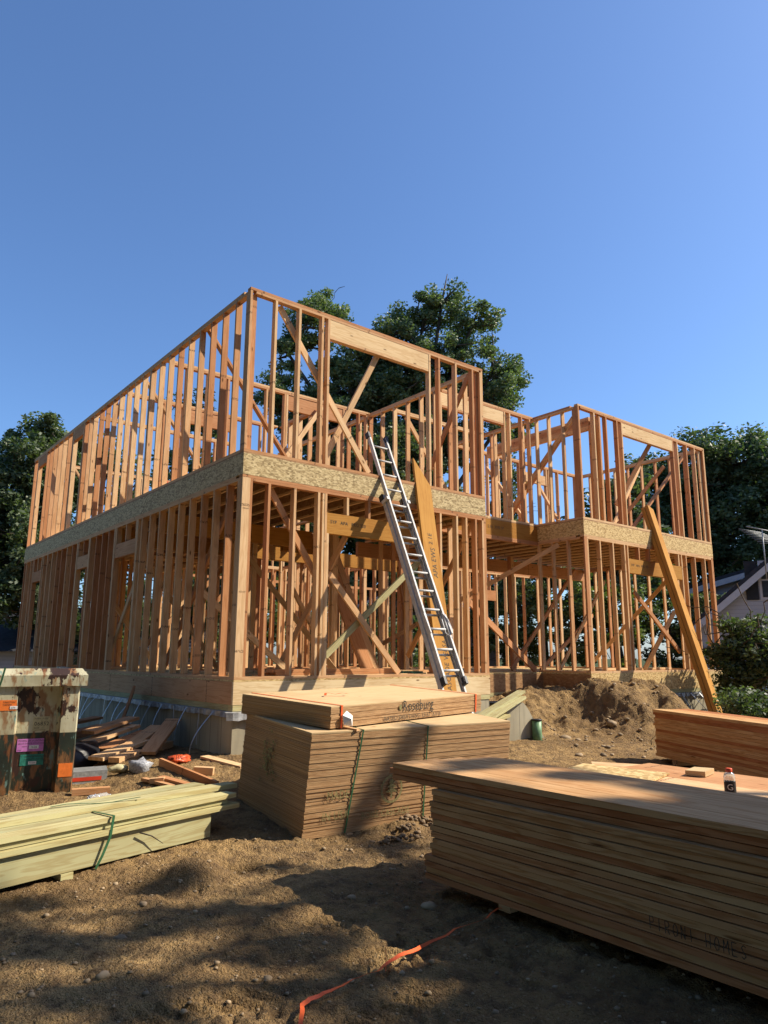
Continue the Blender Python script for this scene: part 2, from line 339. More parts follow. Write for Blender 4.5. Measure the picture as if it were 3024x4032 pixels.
# ---------------------------------------------------------------- ground
def vnoise(x, y, seed=0):
    xi = np.floor(x).astype(int); yi = np.floor(y).astype(int); xf = x - xi; yf = y - yi
    def h(a, b):
        n_ = (a * 374761393 + b * 668265263 + seed * 974634777) & 0xffffffff
        n_ = ((n_ ^ (n_ >> 13)) * 1274126177) & 0xffffffff
        return ((n_ ^ (n_ >> 16)) & 0xffff) / 65535.0
    u = xf * xf * (3 - 2 * xf); v = yf * yf * (3 - 2 * yf)
    return (h(xi, yi) * (1 - u) + h(xi + 1, yi) * u) * (1 - v) + (h(xi, yi + 1) * (1 - u) + h(xi + 1, yi + 1) * u) * v - .5
def fbm(x, y, f, o, seed=0, g=.5):
    r = 0; a = 1
    for i in range(o): r = r + a * vnoise(x * f, y * f, seed + i); f *= 2.03; a *= g
    return r
RIDGE = [((5.6, 1.0, -.40), (7.1, .45, -.37)), ((7.1, .45, -.37), (7.9, -.35, -.17)), ((7.9, -.35, -.17), (8.35, -.6, -.24)), ((8.35, -.6, -.24), (8.7, -.75, -.6))]
def seg(x, y, a, b):
    dx, dy = b[0] - a[0], b[1] - a[1]; t = np.clip(((x - a[0]) * dx + (y - a[1]) * dy) / (dx * dx + dy * dy), 0, 1)
    return np.hypot(x - a[0] - t * dx, y - a[1] - t * dy), a[2] + (b[2] - a[2]) * t
def height(x, y):
    base = -1.225 + .09 * np.clip(y + 3.2, 0, 3.2) - .02 * np.clip(y, 0, 5)
    base = base - .16 * np.clip((-1.0 - x) / .6, 0, 1) * np.clip((y + 2.2) / 1.6, 0, 1)
    base = base + .06 * fbm(x, y, .5, 3, 3) * np.exp(-((x + 1) ** 2 + (y + 4) ** 2) / 300)
    m = np.full_like(base, -9.0)
    for a, b in RIDGE:
        d, z = seg(x, y, a, b); m = np.maximum(m, z + .04 - .60 * np.maximum(d - .15, 0) - .03 * np.exp(-d * d * 8))
    m = m + .26 * fbm(x, y, 1.9, 6, 11, .58) * np.clip((m + 1.4) * 2, 0, 1)
    k = 18.0; h = np.logaddexp(base * k, m * k) / k
    near = np.exp(-((x - 1) ** 2 + (y + 3) ** 2) / 90)
    # heap and hole beside the treated lumber
    h = h + .12 * np.exp(-((x + 2.0) ** 2 + (y + 3.35) ** 2) / .05) - .12 * np.exp(-((x + 1.62) ** 2 + (y + 3.25) ** 2) / .02)
    h = h + .05 * np.exp(-((x + 2.5) ** 2 + (y + 3.75) ** 2) / .05) + .07 * np.exp(-((x - .1) ** 2 + (y + 3.2) ** 2) / .02)
    # tyre treads pressed in the sand
    E = np.zeros_like(h); TR = np.zeros_like(h)
    for yc, sl, x0, x1, hw in ((-5.27, .10, -2.2, -.95, .19), (-5.80, .1, -2.7, -1.0, .19), (-5.0, -.22, -3.5, -2.2, .17), (-4.62, -.15, -2.0, -1.3, .16)):
        s = y - yc - sl * (x - x0); e = np.clip((hw - np.abs(s)) * 25, 0, 1) * np.clip((x - x0) * 3, 0, 1) * np.clip((x1 - x) * 3, 0, 1)
        e = e * np.clip(.85 + 1.3 * fbm(x, y, 2.5, 2, 77), 0, 1)
        ph = np.sin(2 * np.pi * (x + .55 * np.abs(s)) / .10); ph = np.where(np.abs(s) < .02, -1, np.clip(ph * 3.5, -1, 1))
        TR = np.maximum(TR, e) ; E = E + e * (.013 * ph - .014)
    h = h + near * (1 - .85 * TR) * (.03 * fbm(x, y, 2.2, 5, 21) + .03 * np.abs(fbm(x, y, 5, 5, 31, .6)) + .05 * np.clip(fbm(x, y, 8, 4, 41) - .1, 0, 1) + .016 * fbm(x, y, 16, 3, 51, .6) + .012 * np.clip(fbm(x, y, 26, 2, 61) - .1, 0, 1))
    h = h + E
    return h
def Hs(x, y):
    a = np.array([x + i * .05 for i in (-1, 0, 1)] * 3); b = np.array([y + j * .04 for j in (-1, -1, -1, 0, 0, 0, 1, 1, 1)]); return float(height(a, b).max())
def H(x, y): return float(height(np.array([float(x)]), np.array([float(y)]))[0])
def axis(lo, hi, c0, c1, st, g=1.13):
    a = list(np.arange(c0, c1, st)); s = st; p = a[-1]
    while p < hi: s *= g; p += s; a.append(p)
    s = st; p = a[0]; l = []
    while p > lo: s *= g; p -= s; l.append(p)
    return np.array(l[::-1] + a)
def axis2(lo, hi, a, m, b, s1, s2):
    c = np.arange(m, b, s2); l = axis(lo, m - s1, a, m, s1); l = l[l < m - s1 * .5]; r = axis(m - 1, hi, m, b, s2); return np.concatenate([l, r[r >= m]])
gx = axis2(-400, 400, -3.7, 1.0, 8.9, .018, .035); gy = axis2(-400, 400, -7.0, -2.4, 1.3, .018, .033)
X, Y = np.meshgrid(gx, gy); Z = height(X, Y); nx, ny = len(gx), len(gy)
me = bpy.data.meshes.new('ground'); me.vertices.add(nx * ny)
me.vertices.foreach_set('co', np.stack([X, Y, Z], -1).astype('f').ravel())
i = (np.arange(ny - 1)[:, None] * nx + np.arange(nx - 1)[None]).ravel(); q = np.stack([i, i + 1, i + nx + 1, i + nx], -1)
me.loops.add(q.size); me.polygons.add(len(q)); me.loops.foreach_set('vertex_index', q.ravel())
me.polygons.foreach_set('loop_start', np.arange(0, q.size, 4)); me.polygons.foreach_set('loop_total', np.full(len(q), 4)); me.polygons.foreach_set('use_smooth', np.ones(len(q), bool))
me.update(); me.validate()
dd, zz = seg(X, Y, (6.4, -.6, 0), (8.6, -1.1, 0)); moist = np.clip(1.4 - dd, 0, 1) * np.clip(.6 + 1.6 * fbm(X, Y, 1.5, 4, 5), 0, 1)
moist = np.maximum(moist, np.clip(1.6 - 3.2 * np.hypot(X + 1.85, Y + 3.3), 0, 1)); moist = np.maximum(moist, np.clip(.1 + 1.5 * fbm(X, Y, .9, 4, 8), 0, .8))
grass = np.clip((np.hypot(X - 5, Y - 2) - 17) / 5, 0, 1)
ca = me.color_attributes.new('soil', 'FLOAT_COLOR', 'POINT'); ca.data.foreach_set('color', np.stack([moist, grass, moist * 0, moist * 0 + 1], -1).astype('f').ravel())
me.materials.append(M['soil']); g = bpy.data.objects.new('ground', me); COL.objects.link(g); tag(g, kind='structure')
ICO_V = None
def ico():
    t = (1 + 5 ** .5) / 2; v = [(-1, t, 0), (1, t, 0), (-1, -t, 0), (1, -t, 0), (0, -1, t), (0, 1, t), (0, -1, -t), (0, 1, -t), (t, 0, -1), (t, 0, 1), (-t, 0, -1), (-t, 0, 1)]
    f = [(0, 11, 5), (0, 5, 1), (0, 1, 7), (0, 7, 10), (0, 10, 11), (1, 5, 9), (5, 11, 4), (11, 10, 2), (10, 7, 6), (7, 1, 8), (3, 9, 4), (3, 4, 2), (3, 2, 6), (3, 6, 8), (3, 8, 9), (4, 9, 5), (2, 4, 11), (6, 2, 10), (8, 6, 7), (9, 8, 1)]
    return [Vector(p).normalized() for p in v], f
IV, IF = ico()
def blob(mb, c, r, sq=(1, 1, .6), jit=.25, sub=0, tint=None):
    v, f = IV, IF
    for _ in range(sub):
        cache = {}; v2 = list(v); f2 = []
        def mid(a, b):
            k = (min(a, b), max(a, b))
            if k not in cache: v2.append(((v2[a] + v2[b]) / 2).normalized()); cache[k] = len(v2) - 1
            return cache[k]
        for a, b, c_ in f: x, y, z = mid(a, b), mid(b, c_), mid(c_, a); f2 += [(a, x, z), (x, b, y), (z, y, c_), (x, y, z)]
        v, f = v2, f2
    rz = random.uniform(0, 6.28); cs, sn = math.cos(rz), math.sin(rz); o = []
    for p in v:
        k = r * (1 + random.uniform(-jit, jit)); x, y, z = p.x * k * sq[0], p.y * k * sq[1], p.z * k * sq[2]
        o.append((c[0] + x * cs - y * sn, c[1] + x * sn + y * cs, c[2] + z))
    mb.mesh(o, f, tint or (random.random(),) * 3, True)
mb = MB()
for k in range(3000):
    if k < 1900: x, y = random.uniform(-4, 1), random.uniform(-6.6, -2.6)
    else: x, y = random.uniform(-1.2, 8.4), random.uniform(-2.6, .0)
    if k > 2500: x, y = random.uniform(5.0, 9.0), random.uniform(-2.2, .3)
    r = min(.045 if k > 2500 else .02, .003 + random.expovariate(1 / (.013 if k > 2500 else .0045))); z = H(x, y); blob(mb, (x, y, z + r * .2), r)
mb_g = mb.build('gravel', M['stone'])
tag(mb_g, 'small pebbles scattered over the sandy ground', 'gravel', kind='stuff')
ROCKS = [(5.6, -.75, .10, 'dark fist sized rock half buried at the upper left of the dirt mound'), (6.7, -.9, .11, 'flat pale grey stone lying on the slope of the dirt mound'),
 (4.6, -1.75, .07, 'rounded stone pair at the foot of the mound beside a twig'), (3.0, -2.3, .05, 'small rock on sand in front of the green pipe stub'),
 (-2.75, -4.1, .035, 'rounded pebble rock in the shade left of the tyre tracks'), (-2.35, -5.02, .03, 'white stone near the bottom edge beside the orange strap'),
 (-2.5, -3.78, .03, 'pale rock in the gravel patch below the treated lumber'), (-1.35, -4.35, .03, 'white angular stone on sand right of the picture centre'), (-.55, -4.9, .05, 'grey rock in the shadow beneath the big lumber stack'), (-3.0, -4.6, .035, 'brown round rock at the left of the foreground sand')]
for x, y, r, lb in ROCKS:
    if lb.startswith('grey rock in'): x, y = -1.05, -4.75
    mb = MB(); blob(mb, (x, y, H(x, y) + r * .1), r * .85, (1.2, .9, .6), .2, 1); tag(mb.build('rock', M['stone']), lb, 'rock', 'rocks on the ground')
mb = MB()
for x, y in [(-.25, -3.35), (.05, -3.3), (.35, -3.2), (-.05, -3.42), (.5, -3.05), (.2, -3.12)]:
    for k in range(14): blob(mb, (x + random.uniform(-.12, .12), y + random.uniform(-.07, .07), H(x, y) + random.uniform(0, .05)), random.uniform(.012, .035), (1, .8, .6), .35, 1)
tag(mb.build('dirt_clods', M['dirtclod']), 'clumps of clay squeezed up in front of the plywood bundle', 'soil', kind='stuff')

# ---------------------------------------------------------------- the house frame
H1, B, H2 = 2.67, .315, 2.387; Z2 = H1 + B; T = Z2 + H2
U1, UR, UE, V1, VI, VB = 4.665, 7.46, 12.56, 11.8, 1.15, 3.7
house = empty('house_frame', (0, 0, 0), 'unfinished two storey wooden house frame with bare studs above a concrete foundation', 'house')
STUDS = []          # (p0, p1, du, dv) vertical boxes, sorted into own parts later
def vert(u0, v0, du, dv, z0, z1): STUDS.append((u0, v0, du, dv, z0, z1))
PARTS = []
def part(name, fn, m='fir', label=None):
    mb = MB(); fn(mb); o = mb.build(name, M[m], house)
    if label: o['label'] = label
    return o
def wallu(v, u0, u1, z0, z1, studs, side=1, d=.09, skip=(), name='x', dbl=True):
    """wall along x; outer face at y=v, thickness toward +y*side; studs = right edges"""
    va = v if side > 0 else v - d
    segs = []; a = u0
    for s0, s1 in skip: segs.append((a, s0)); a = s1
    segs.append((a, u1))
    for a, b in segs: part('bottom_plate', lambda mb: mb.box((a, va, z0), (b - a, 0, 0), (0, d, 0), (0, 0, .038)))
    part('top_plate', lambda mb: mb.box((u0 + .09, va + .001, z1 - .076), (u1 - u0 - .18, 0, 0), (0, d - .002, 0), (0, 0, .037)))
    part('top_plate', lambda mb: mb.box((u0, va, z1 - .038), (u1 - u0, 0, 0), (0, d, 0), (0, 0, .038)))
    for s in studs: vert(s - .038, va, .038, d, z0 + .038, z1 - .076)
def wallv(u, v0, v1, z0, z1, studs, side=1, d=.09, skip=()):
    ua = u if side > 0 else u - d
    segs = []; a = v0
    for s0, s1 in skip: segs.append((a, s0)); a = s1
    segs.append((a, v1))
    for a, b in segs: part('bottom_plate', lambda mb: mb.box((ua, a, z0), (0, b - a, 0), (d, 0, 0), (0, 0, .038)))
    part('top_plate', lambda mb: mb.box((ua + .001, v0 + .002, z1 - .076), (0, v1 - v0 - .004, 0), (d - .002, 0, 0), (0, 0, .037)))
    part('top_plate', lambda mb: mb.box((ua, v0 + .093, z1 - .038), (0, v1 - v0 - .186, 0), (d, 0, 0), (0, 0, .038)))
    for s in studs: vert(ua, s - .019, d, .038, z0 + .038, z1 - .076)
def header(p, a, h, t, m='fir', lab=None): part('header', lambda mb: mb.box(p, a, (0, 0, h), t), m, lab)
E_ = .001
# --- second floor, left block
wallu(0, 0, U1, Z2, T, [.44, .84, 1.24, 1.35, 3.40, 3.62, 4.02, 4.43, U1 - .04])
vert(.002, .002, .036, .12, Z2 + .038, T - .04); vert(.04, .05, .09, .036, Z2 + .038, T - .077); vert(U1 - .038, .002, .036, .088, Z2 + .038, T - .04); vert(U1 - .14, .05, .1, .036, Z2 + .038, T - .077)
header((1.352, .004, 5.03), (2.01, 0, 0), .262, (0, .08, 0), 'fir_pale'); part('header_plate', lambda mb: mb.box((1.352, .003, 4.99), (2.01, 0, 0), (0, .084, 0), (0, 0, .038)))
sl2 = [.43 + .4 * i for i in range(17)] + [7.1, 7.42, 7.5, 8.24, 8.30, 8.66, 9.07, 9.46, 9.85, 10.2, 10.5, 11.27, 11.35, 11.7]
wallv(0, .1, V1, Z2, T, [s for s in sl2])
for v0, v1, z in ((7.52, 8.22, 5.05), (10.52, 11.25, 5.05)): header((.004, v0, z), (0, v1 - v0, 0), .24, (.08, 0, 0))
for v in (3.62, 7.46, 8.28): vert(.001, v + .04, .088, .037, Z2 + .038, T - .077)
wallu(V1, 0, UE * .72, Z2, T, [.5 + .4 * i for i in range(20)], -1)
wallv(U1, .1, 7.0, Z2, T, [.4 + .4 * i for i in range(16)], -1)
wallu(3.16, .1, 4.55, Z2, T, [.5, .9, 1.3, 1.7, 2.1, 2.5, 2.55, 3.9, 4.3, 4.5], 1, .09)
header((2.56, 3.17, 5.0), (1.3, 0, 0), .29, (0, .07, 0))
wallu(5.17, .1, 3.5, Z2, T, [.5, .9, 1.3, 1.35, 2.4, 2.7, 3.1, 3.4], 1)
header((1.36, 5.18, 5.0), (1.0, 0, 0), .29, (0, .07, 0))
wallu(7.0, .1, 3.4, Z2, T, [.5 + .4 * i for i in range(8)], 1)
wallv(3.5, 3.3, 5.1, Z2, T, [3.5, 3.9, 4.3, 4.7], 1)
# --- second floor, recess and right wing
wallu(VI, U1, UR, Z2, T, [4.75, 6.56, 6.72, 7.1, 7.36], 1)
header((U1 + .02, VI + .004, 5.04), (1.82, 0, 0), .25, (0, .08, 0), 'fir_pale'); part('header_plate', lambda mb: mb.box((U1 + .02, VI + .003, 5.0), (1.82, 0, 0), (0, .084, 0), (0, 0, .038)))
wallv(UR, .1, VB, Z2, T, [.42, .78, 1.1, 1.5, 1.9, 2.3, 2.4, 2.8, 3.2], 1)
wallu(0, UR, UE, Z2, T, [8.03, 8.46, 8.86, 9.03, 11.12, 11.32, 11.74, 12.11, UE - .04], 1)
vert(UR + .002, .002, .036, .15, Z2 + .038, T - .04); vert(UR + .04, .03, .06, .04, Z2 + .038, T - .077); vert(UE - .038, .002, .036, .088, Z2 + .038, T - .04); vert(UE - .2, .05, .1, .037, Z2 + .038, T - .077)
for x in (8.06, 8.10, 8.14): vert(x, .1, .038, .09, Z2 + .038, T - .3)
vert(8.2, .02, .05, .12, Z2 + .038, T - .077)
header((9.034, .004, 5.07), (2.05, 0, 0), .22, (0, .08, 0), 'fir_pale'); part('header_plate', lambda mb: mb.box((9.034, .003, 5.03), (2.05, 0, 0), (0, .084, 0), (0, 0, .038)))
for k in range(7): part('beam', lambda mb: mb.box((8.09, .2, 5.0 + k * .0395), (0, 2.9, 0), (.1, 0, 0), (0, 0, .038)), 'fir')
wallu(VB, UR, UE, Z2, T, [7.9, 8.3, 8.7, 9.1, 9.5, 9.9, 11.0, 11.1, 11.5, 11.9, 12.3], -1)
header((9.92, VB - .08, 4.85), (1.05, 0, 0), .25, (0, .07, 0))
wallv(UE, .1, VB, Z2, T, [.5, .9, 1.3, 1.7, 2.1, 2.5, 2.9, 3.3, 3.6], -1)
wallu(2.6, 4.76, UR, Z2, T, [5.2, 5.6, 6.0, 6.5, 6.9, 7.2], 1)
# --- first floor
D1 = .1
wallu(0, 0, U1, 0, H1, [.43, .84, 1.24, 1.36, 3.45, 3.62, 3.99, 4.21, 4.44, U1 - .06], 1, D1, skip=())
vert(.002, .002, .115, .036, .038, H1 - .04); vert(.118, .002, .037, .09, .038, H1 - .078); vert(.002, .04, .036, .1, .038, H1 - .04); vert(U1 - .06, .002, .058, .09, .038, H1 - .04)
vert(1.362, .003, .036, .09, .038, 2.02); vert(1.282, .002, .038, .09, .038, H1 - .078)
hd = part('header', lambda mb: mb.box((1.362, .003, 2.02), (2.05, 0, 0), (0, 0, .30), (0, .085, 0)), 'lvl', 'yellow laminated header over the wide front opening')
for s in (1.75, 2.15, 2.55, 2.95, 3.3): vert(s - .038, .004, .038, .09, 2.322, H1 - .078)
op1 = ((3.83, 4.86), (6.43, 7.16), (10.02, 10.76))
s1 = [.44, .84, 1.24, 1.64, 2.04, 2.44, 2.81, 3.22, 3.58, 3.80, 3.76, 4.89, 4.93, 5.25, 5.62, 5.99, 6.36, 6.41, 7.19, 7.23, 7.57, 7.96, 8.35, 8.72, 9.12, 9.51, 9.87, 10.0, 10.79, 10.83, 11.06, 11.5, 11.7]
wallv(0, .1, V1, 0, H1, s1, 1, D1)
for a, b in op1:
    header((.004, a, 2.03), (0, b - a, 0), .25, (.09, 0, 0))
    for s in (a + .02, (a + b) / 2, b - .02): vert(.005, s - .019, .09, .038, 2.283, H1 - .078)
wallu(V1, 0, UE, 0, H1, [.5 + .4 * i for i in range(30)], -1)
wallv(U1, .12, 3.1, 0, H1, [.45, .85, 1.25, 1.65, 2.05, 2.45, 2.85], -1, .09)
wallu(5.2, 1.6, 4.5, 0, H1 - .02, [2.0, 2.4, 2.8, 2.85, 4.0, 4.3], 1)
wallv(7.2, 5.0, 9.5, 0, H1 - .02, [5.2, 5.6, 6.0, 6.4, 6.8, 7.2, 7.6, 8.0, 8.4, 9.0], 1)
for v_, a_, b_ in ((8.4, .2, 7.0), (6.8, 3.5, 7.1)): wallu(v_, a_, b_, 0, H1 - .02, [a_ + .4 + .4 * i for i in range(int((b_ - a_) / .4))], 1)
for u_, a_, b_ in ((3.4, 5.4, 11.5), (1.7, 8.6, 11.5), (2.2, 3.4, 5.1), (5.6, 6.9, 11.5)): wallv(u_, a_, b_, 0, H1 - .02, [a_ + .3 + .4 * i for i in range(int((b_ - a_) / .4))], 1)
for u_, v_ in ((1.9, 4.0), (2.6, 6.1), (3.0, 2.2), (3.9, 3.4), (6.1, 3.3), (6.3, 4.2), (8.7, 3.0)):
    for k_ in range(3): vert(u_ + .04 * k_, v_, .038, .09, .0, H1 - .02)
part('beam', lambda mb: mb.box((.2, 3.2, H1 - .34), (3.0, 0, 0), (0, .09, 0), (0, 0, .33)), 'lvl')
part('beam', lambda mb: mb.box((U1, VB - .04, H1 - .3), (UE - U1 - .1, 0, 0), (0, .09, 0), (0, 0, .3)), 'fir')
bm = part('beam', lambda mb: mb.box((2.9, 3.75, H1 - .34), (1.3, 0, 0), (0, .13, 0), (0, 0, .30)), 'lvl')
part('beam', lambda mb: mb.box((.2, 5.1, H1 - .34), (6.8, 0, 0), (0, .09, 0), (0, 0, .30)), 'lvl')
for x in (1.5, 1.54, 1.58): vert(x, 3.2, .038, .09, .0, H1 - .35)
for x in (4.1, 4.14): vert(x, 3.75, .038, .09, .0, H1 - .35)
wallv(UR, .1, VI + .1, 0, H1, [.42, .8, VI], 1)
wallu(0, UR, UE, 0, H1, [8.0, 8.45, 8.86, 8.97, 11.12, 11.32, 11.72, 12.18, UE - .06], 1)
vert(UR + .002, .002, .09, .036, .038, H1 - .04); vert(UR + .093, .002, .037, .09, .038, H1 - .078); vert(UE - .06, .002, .058, .09, .038, H1 - .04); vert(8.9, .1, .09, .038, .038, H1 - .078)
hr = part('header', lambda mb: mb.box((8.972, .003, 2.02), (2.11, 0, 0), (0, 0, .30), (0, .085, 0)), 'lvl', 'yellow laminated header over the right wing opening')
for s in (9.4, 9.8, 10.2, 10.6, 11.0): vert(s - .038, .004, .038, .09, 2.322, H1 - .078)
VB1 = 5.6
wallu(VB1, 5.0, UE, 0, H1, [5.4, 5.8, 6.2, 6.6, 7.0, 7.4, 7.8, 8.2, 8.6, 8.65, 8.69, 9.2, 9.6, 11.0, 11.4, 11.8, 12.2], -1)
header((9.62, VB1 - .08, 1.85), (1.35, 0, 0), .28, (0, .07, 0))
for s in (9.9, 10.3, 10.7): vert(s, VB1 - .08, .038, .08, 2.13, H1 - .078)
wallv(UE, .1, VB1, 0, H1, [.5 + .4 * i for i in range(13)], -1)
# --- sort studs: the 100 largest on screen are parts of their own
cp = Vector((-4.344, -8.378, .303))
def sz(s): return (s[5] - s[4]) * (s[2] + s[3]) / ((s[0] + 4.344) ** 2 + (s[1] + 8.378) ** 2) * (1.5 if s[1] < .2 or s[0] < .2 else 1)
STUDS.sort(key=sz, reverse=True)
def studbox(mb, s):
    jx, jy = random.uniform(-.002, .002), random.uniform(-.002, .002)
    mb.box((s[0], s[1], s[4]), (jx, jy, s[5] - s[4]), (s[2], 0, 0), (0, s[3], 0))
for s in STUDS[:100]: part('stud', lambda mb: studbox(mb, s))
rest = MB()
for s in STUDS[100:]: studbox(rest, s)
tag(rest.build('stud', M['fir'], house), kind='stuff')
# --- rims, decks, joists
def rim(name, p, a, z0, z1, t, m, lab=None): return part(name, lambda mb: mb.box((*p, z0), a, (0, 0, z1 - z0), t), m, lab)
rl = 'grey weathered flake board rim above the first floor'
rim('rim_board', (0, -.002), (U1, 0, 0), H1 + .001, Z2 - .022, (0, .03, 0), 'osb_grey', rl)
rim('rim_board', (-.001, .03), (0, V1 - .03, 0), H1 + .001, Z2 - .022, (.03, 0, 0), 'osb_grey')
rim('rim_board', (U1 - .03, .03), (0, VI - .03, 0), H1 + .001, Z2 - .022, (.03, 0, 0), 'osb')
lv = rim('rim_beam', (U1, VI), (UR - U1, 0, 0), H1 - .02, Z2 - .022, (0, .045, 0), 'lvl', 'yellow laminated beam across the recess')
part('ledger', lambda mb: mb.box((U1, VI - .002, H1 - .1), (UR - U1, 0, 0), (0, .09, 0), (0, 0, .04)))
part('ledger', lambda mb: mb.box((U1, VI - .003, H1 - .058), (UR - U1, 0, 0), (0, .09, 0), (0, 0, .036)))
rim('rim_board', (UR, -.002), (UE - UR, 0, 0), H1 + .001, Z2 - .022, (0, .03, 0), 'osb', 'fresh yellow flake board rim of the right wing')
rim('rim_board', (UR - .001, .03), (0, VI - .03, 0), H1 + .001, Z2 - .022, (.03, 0, 0), 'osb')
def deck(mb, z0, z1, e=0):
    up = z0 > 1
    for (a, b, c, d) in (((0, U1, 0, 2.45), (0, U1, 2.45, 3.7), (0, 3.1, 3.7, 4.9), (0, U1, 4.9, V1), (U1, UR, VI, VB), (UR, UE, 0, VB)) if up else ((0, U1, 0, V1), (U1, UR, VI, V1), (UR, UE, 0, VB1))):
        mb.box((a, c, z0), (b - a, 0, 0), (0, d - c, 0), (0, 0, z1 - z0))
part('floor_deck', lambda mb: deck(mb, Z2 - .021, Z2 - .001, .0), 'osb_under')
part('floor_deck', lambda mb: deck(mb, -.021, -.001, .0), 'osb')
nj = 0
js = [(.3 + .4 * i, .04, V1 - .1) for i in range(6)] + [(2.7 + .4 * i, .04, 2.42) for i in range(5)] + [(2.7 + .4 * i, 4.93, V1 - .1) for i in range(5)] + [(U1 + .2 + .4 * i, VI + .05, VB) for i in range(7)] + [(UR + .3 + .4 * i, .04, VB) for i in range(13)]
for x, v0, v1 in js:
    def j(mb):
        t = (random.random() * .5, .3, random.random())
        mb.box((x, v0, H1 + .002), (0, v1 - v0, 0), (.045, 0, 0), (0, 0, .035), t); mb.box((x, v0, Z2 - .06), (0, v1 - v0, 0), (.045, 0, 0), (0, 0, .036), t)
    o = part('floor_joist', j)
    wb = MB(); wb.box((x + .018, v0, H1 + .037), (0, v1 - v0, 0), (.009, 0, 0), (0, 0, B - .1)); k = wb.build('web', M['osb_under'], o); k.matrix_parent_inverse = Matrix()
    o.matrix_parent_inverse = Matrix()
# first floor rim
rim('rim_board', (-.003, -.003), (U1 + .006, 0, 0), -.305, -.023, (0, .038, 0), 'fir_pale', 'wide fir rim board under the front wall')
rim('rim_board', (-.003, .036), (0, V1, 0), -.305, -.023, (.038, 0, 0), 'fir')
rim('rim_board', (U1 - .035, .036), (0, VI, 0), -.305, -.023, (.038, 0, 0), 'osb')
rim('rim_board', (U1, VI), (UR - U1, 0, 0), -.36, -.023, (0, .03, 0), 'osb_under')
rim('rim_board', (UR, -.002), (UE - UR, 0, 0), -.36, -.023, (0, .03, 0), 'osb')
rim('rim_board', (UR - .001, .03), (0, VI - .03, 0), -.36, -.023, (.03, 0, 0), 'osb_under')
for z in (-.381, -.343):
    for nm, p, a, t in (('sill_plate', (.002, .001), (U1 - .004, 0, 0), (0, .12, 0)), ('sill_plate', (.002, .122), (0, V1 - .13, 0), (.12, 0, 0))):
        rim(nm, p, a, z, z + .037, t, 'pt')
for z in (-.436, -.398):
    rim('sill_plate', (UR + .002, .001), (UE - UR - .004, 0, 0), z, z + .037, (0, .12, 0), 'pt'); rim('sill_plate', (U1, VI + .001), (UR - U1, 0, 0), z, z + .037, (0, .12, 0), 'pt')
# foundation
def fnd(mb):
    zt = -.382
    for o, a, b in (((.012, .012), (U1 - .024, 0, 0), (0, .25, 0)), ((.012, .262), (0, V1 - .3, 0), (.25, 0, 0)), ((U1 - .26, .262), (0, VI, 0), (.25, 0, 0)),
                    ((0, V1 - .3), (UE, 0, 0), (0, .25, 0))): mb.box((*o, -1.9), a, b, (0, 0, 1.9 + zt))
    zt = -.437
    for o, a, b in (((UR + .012, .012), (UE - UR - .024, 0, 0), (0, .25, 0)), ((U1, VI + .012), (UR - U1, 0, 0), (0, .25, 0)), ((UR + .012, .262), (0, VI - .25, 0), (.25, 0, 0)),
                    ((UE - .262, .262), (0, VB1, 0), (.25, 0, 0))): mb.box((*o, -1.9), a, b, (0, 0, 1.9 + zt))
part('foundation_wall', fnd, 'concrete')
# foil sill seal: a wavy strip hanging over the wall top, and metal straps
def foil(mb, p, d, nrm, L, z0, h, out=.03):
    p, d, nrm = Vector(p), Vector(d), Vector(nrm); n_ = int(L / .07)
    rows = []
    for i in range(n_ + 1):
        s = L * i / n_; w1 = out * (1 + .7 * random.uniform(-1, 1)); hh = h * (1 + .06 * math.sin(i * .9) + random.uniform(-.05, .05))
        rows.append([p + d * s + Vector((0, 0, z0)) - nrm * .01, p + d * s + nrm * w1 + Vector((0, 0, z0 - .008)), p + d * s + nrm * (w1 * .9 + .01) + Vector((0, 0, z0 - hh))])
    b = [q for r in rows for q in r]
    mb.mesh(b, [(i * 3 + j, i * 3 + j + 1, i * 3 + j + 4, i * 3 + j + 3) for i in range(n_) for j in (0, 1)], smooth=False)
part('sill_flashing', lambda mb: foil(mb, (.01, .03, 0), (0, 1, 0), (-1, 0, 0), 9.5, -.383, .075), 'foil')
part('sill_flashing', lambda mb: foil(mb, (-.1, .01, 0), (1, 0, 0), (0, -1, 0), .52, -.385, .1, .05), 'foil')
part('sill_flashing', lambda mb: foil(mb, (UR + .2, .01, 0), (1, 0, 0), (0, -1, 0), UE - UR - .18, -.44, .08), 'foil')
def strap(mb, p, nrm, side, L, sway, out):
    p, nrm, side = Vector(p), Vector(nrm), Vector(side); n_ = 8; v = []
    for i in range(n_ + 1):
        t = i / n_; c = p + Vector((0, 0, -L * t)) + nrm * (.035 + out * math.sin(t * 1.6)) + side * (sway * t ** 1.6)
        v += [c - side * .014, c + side * .014]
    mb.mesh(v, [(2 * i, 2 * i + 1, 2 * i + 3, 2 * i + 2) for i in range(n_)], smooth=False)
for i in range(20):
    v = .45 + .42 * i
    part('anchor_strap', lambda mb: strap(mb, (0, v, -.40), (-1, 0, 0), (0, 1, 0), random.uniform(.42, .56), random.choice((-.0, .0, .06, -.08, -.15)), random.choice((.02, .05, .18, .3))), 'steel')
for i in range(8):
    u = 9.9 + .36 * i
    part('anchor_strap', lambda mb: strap(mb, (u, 0, -.45), (0, -1, 0), (1, 0, 0), .6, random.uniform(.0, .35), random.uniform(.1, .35)), 'steel')
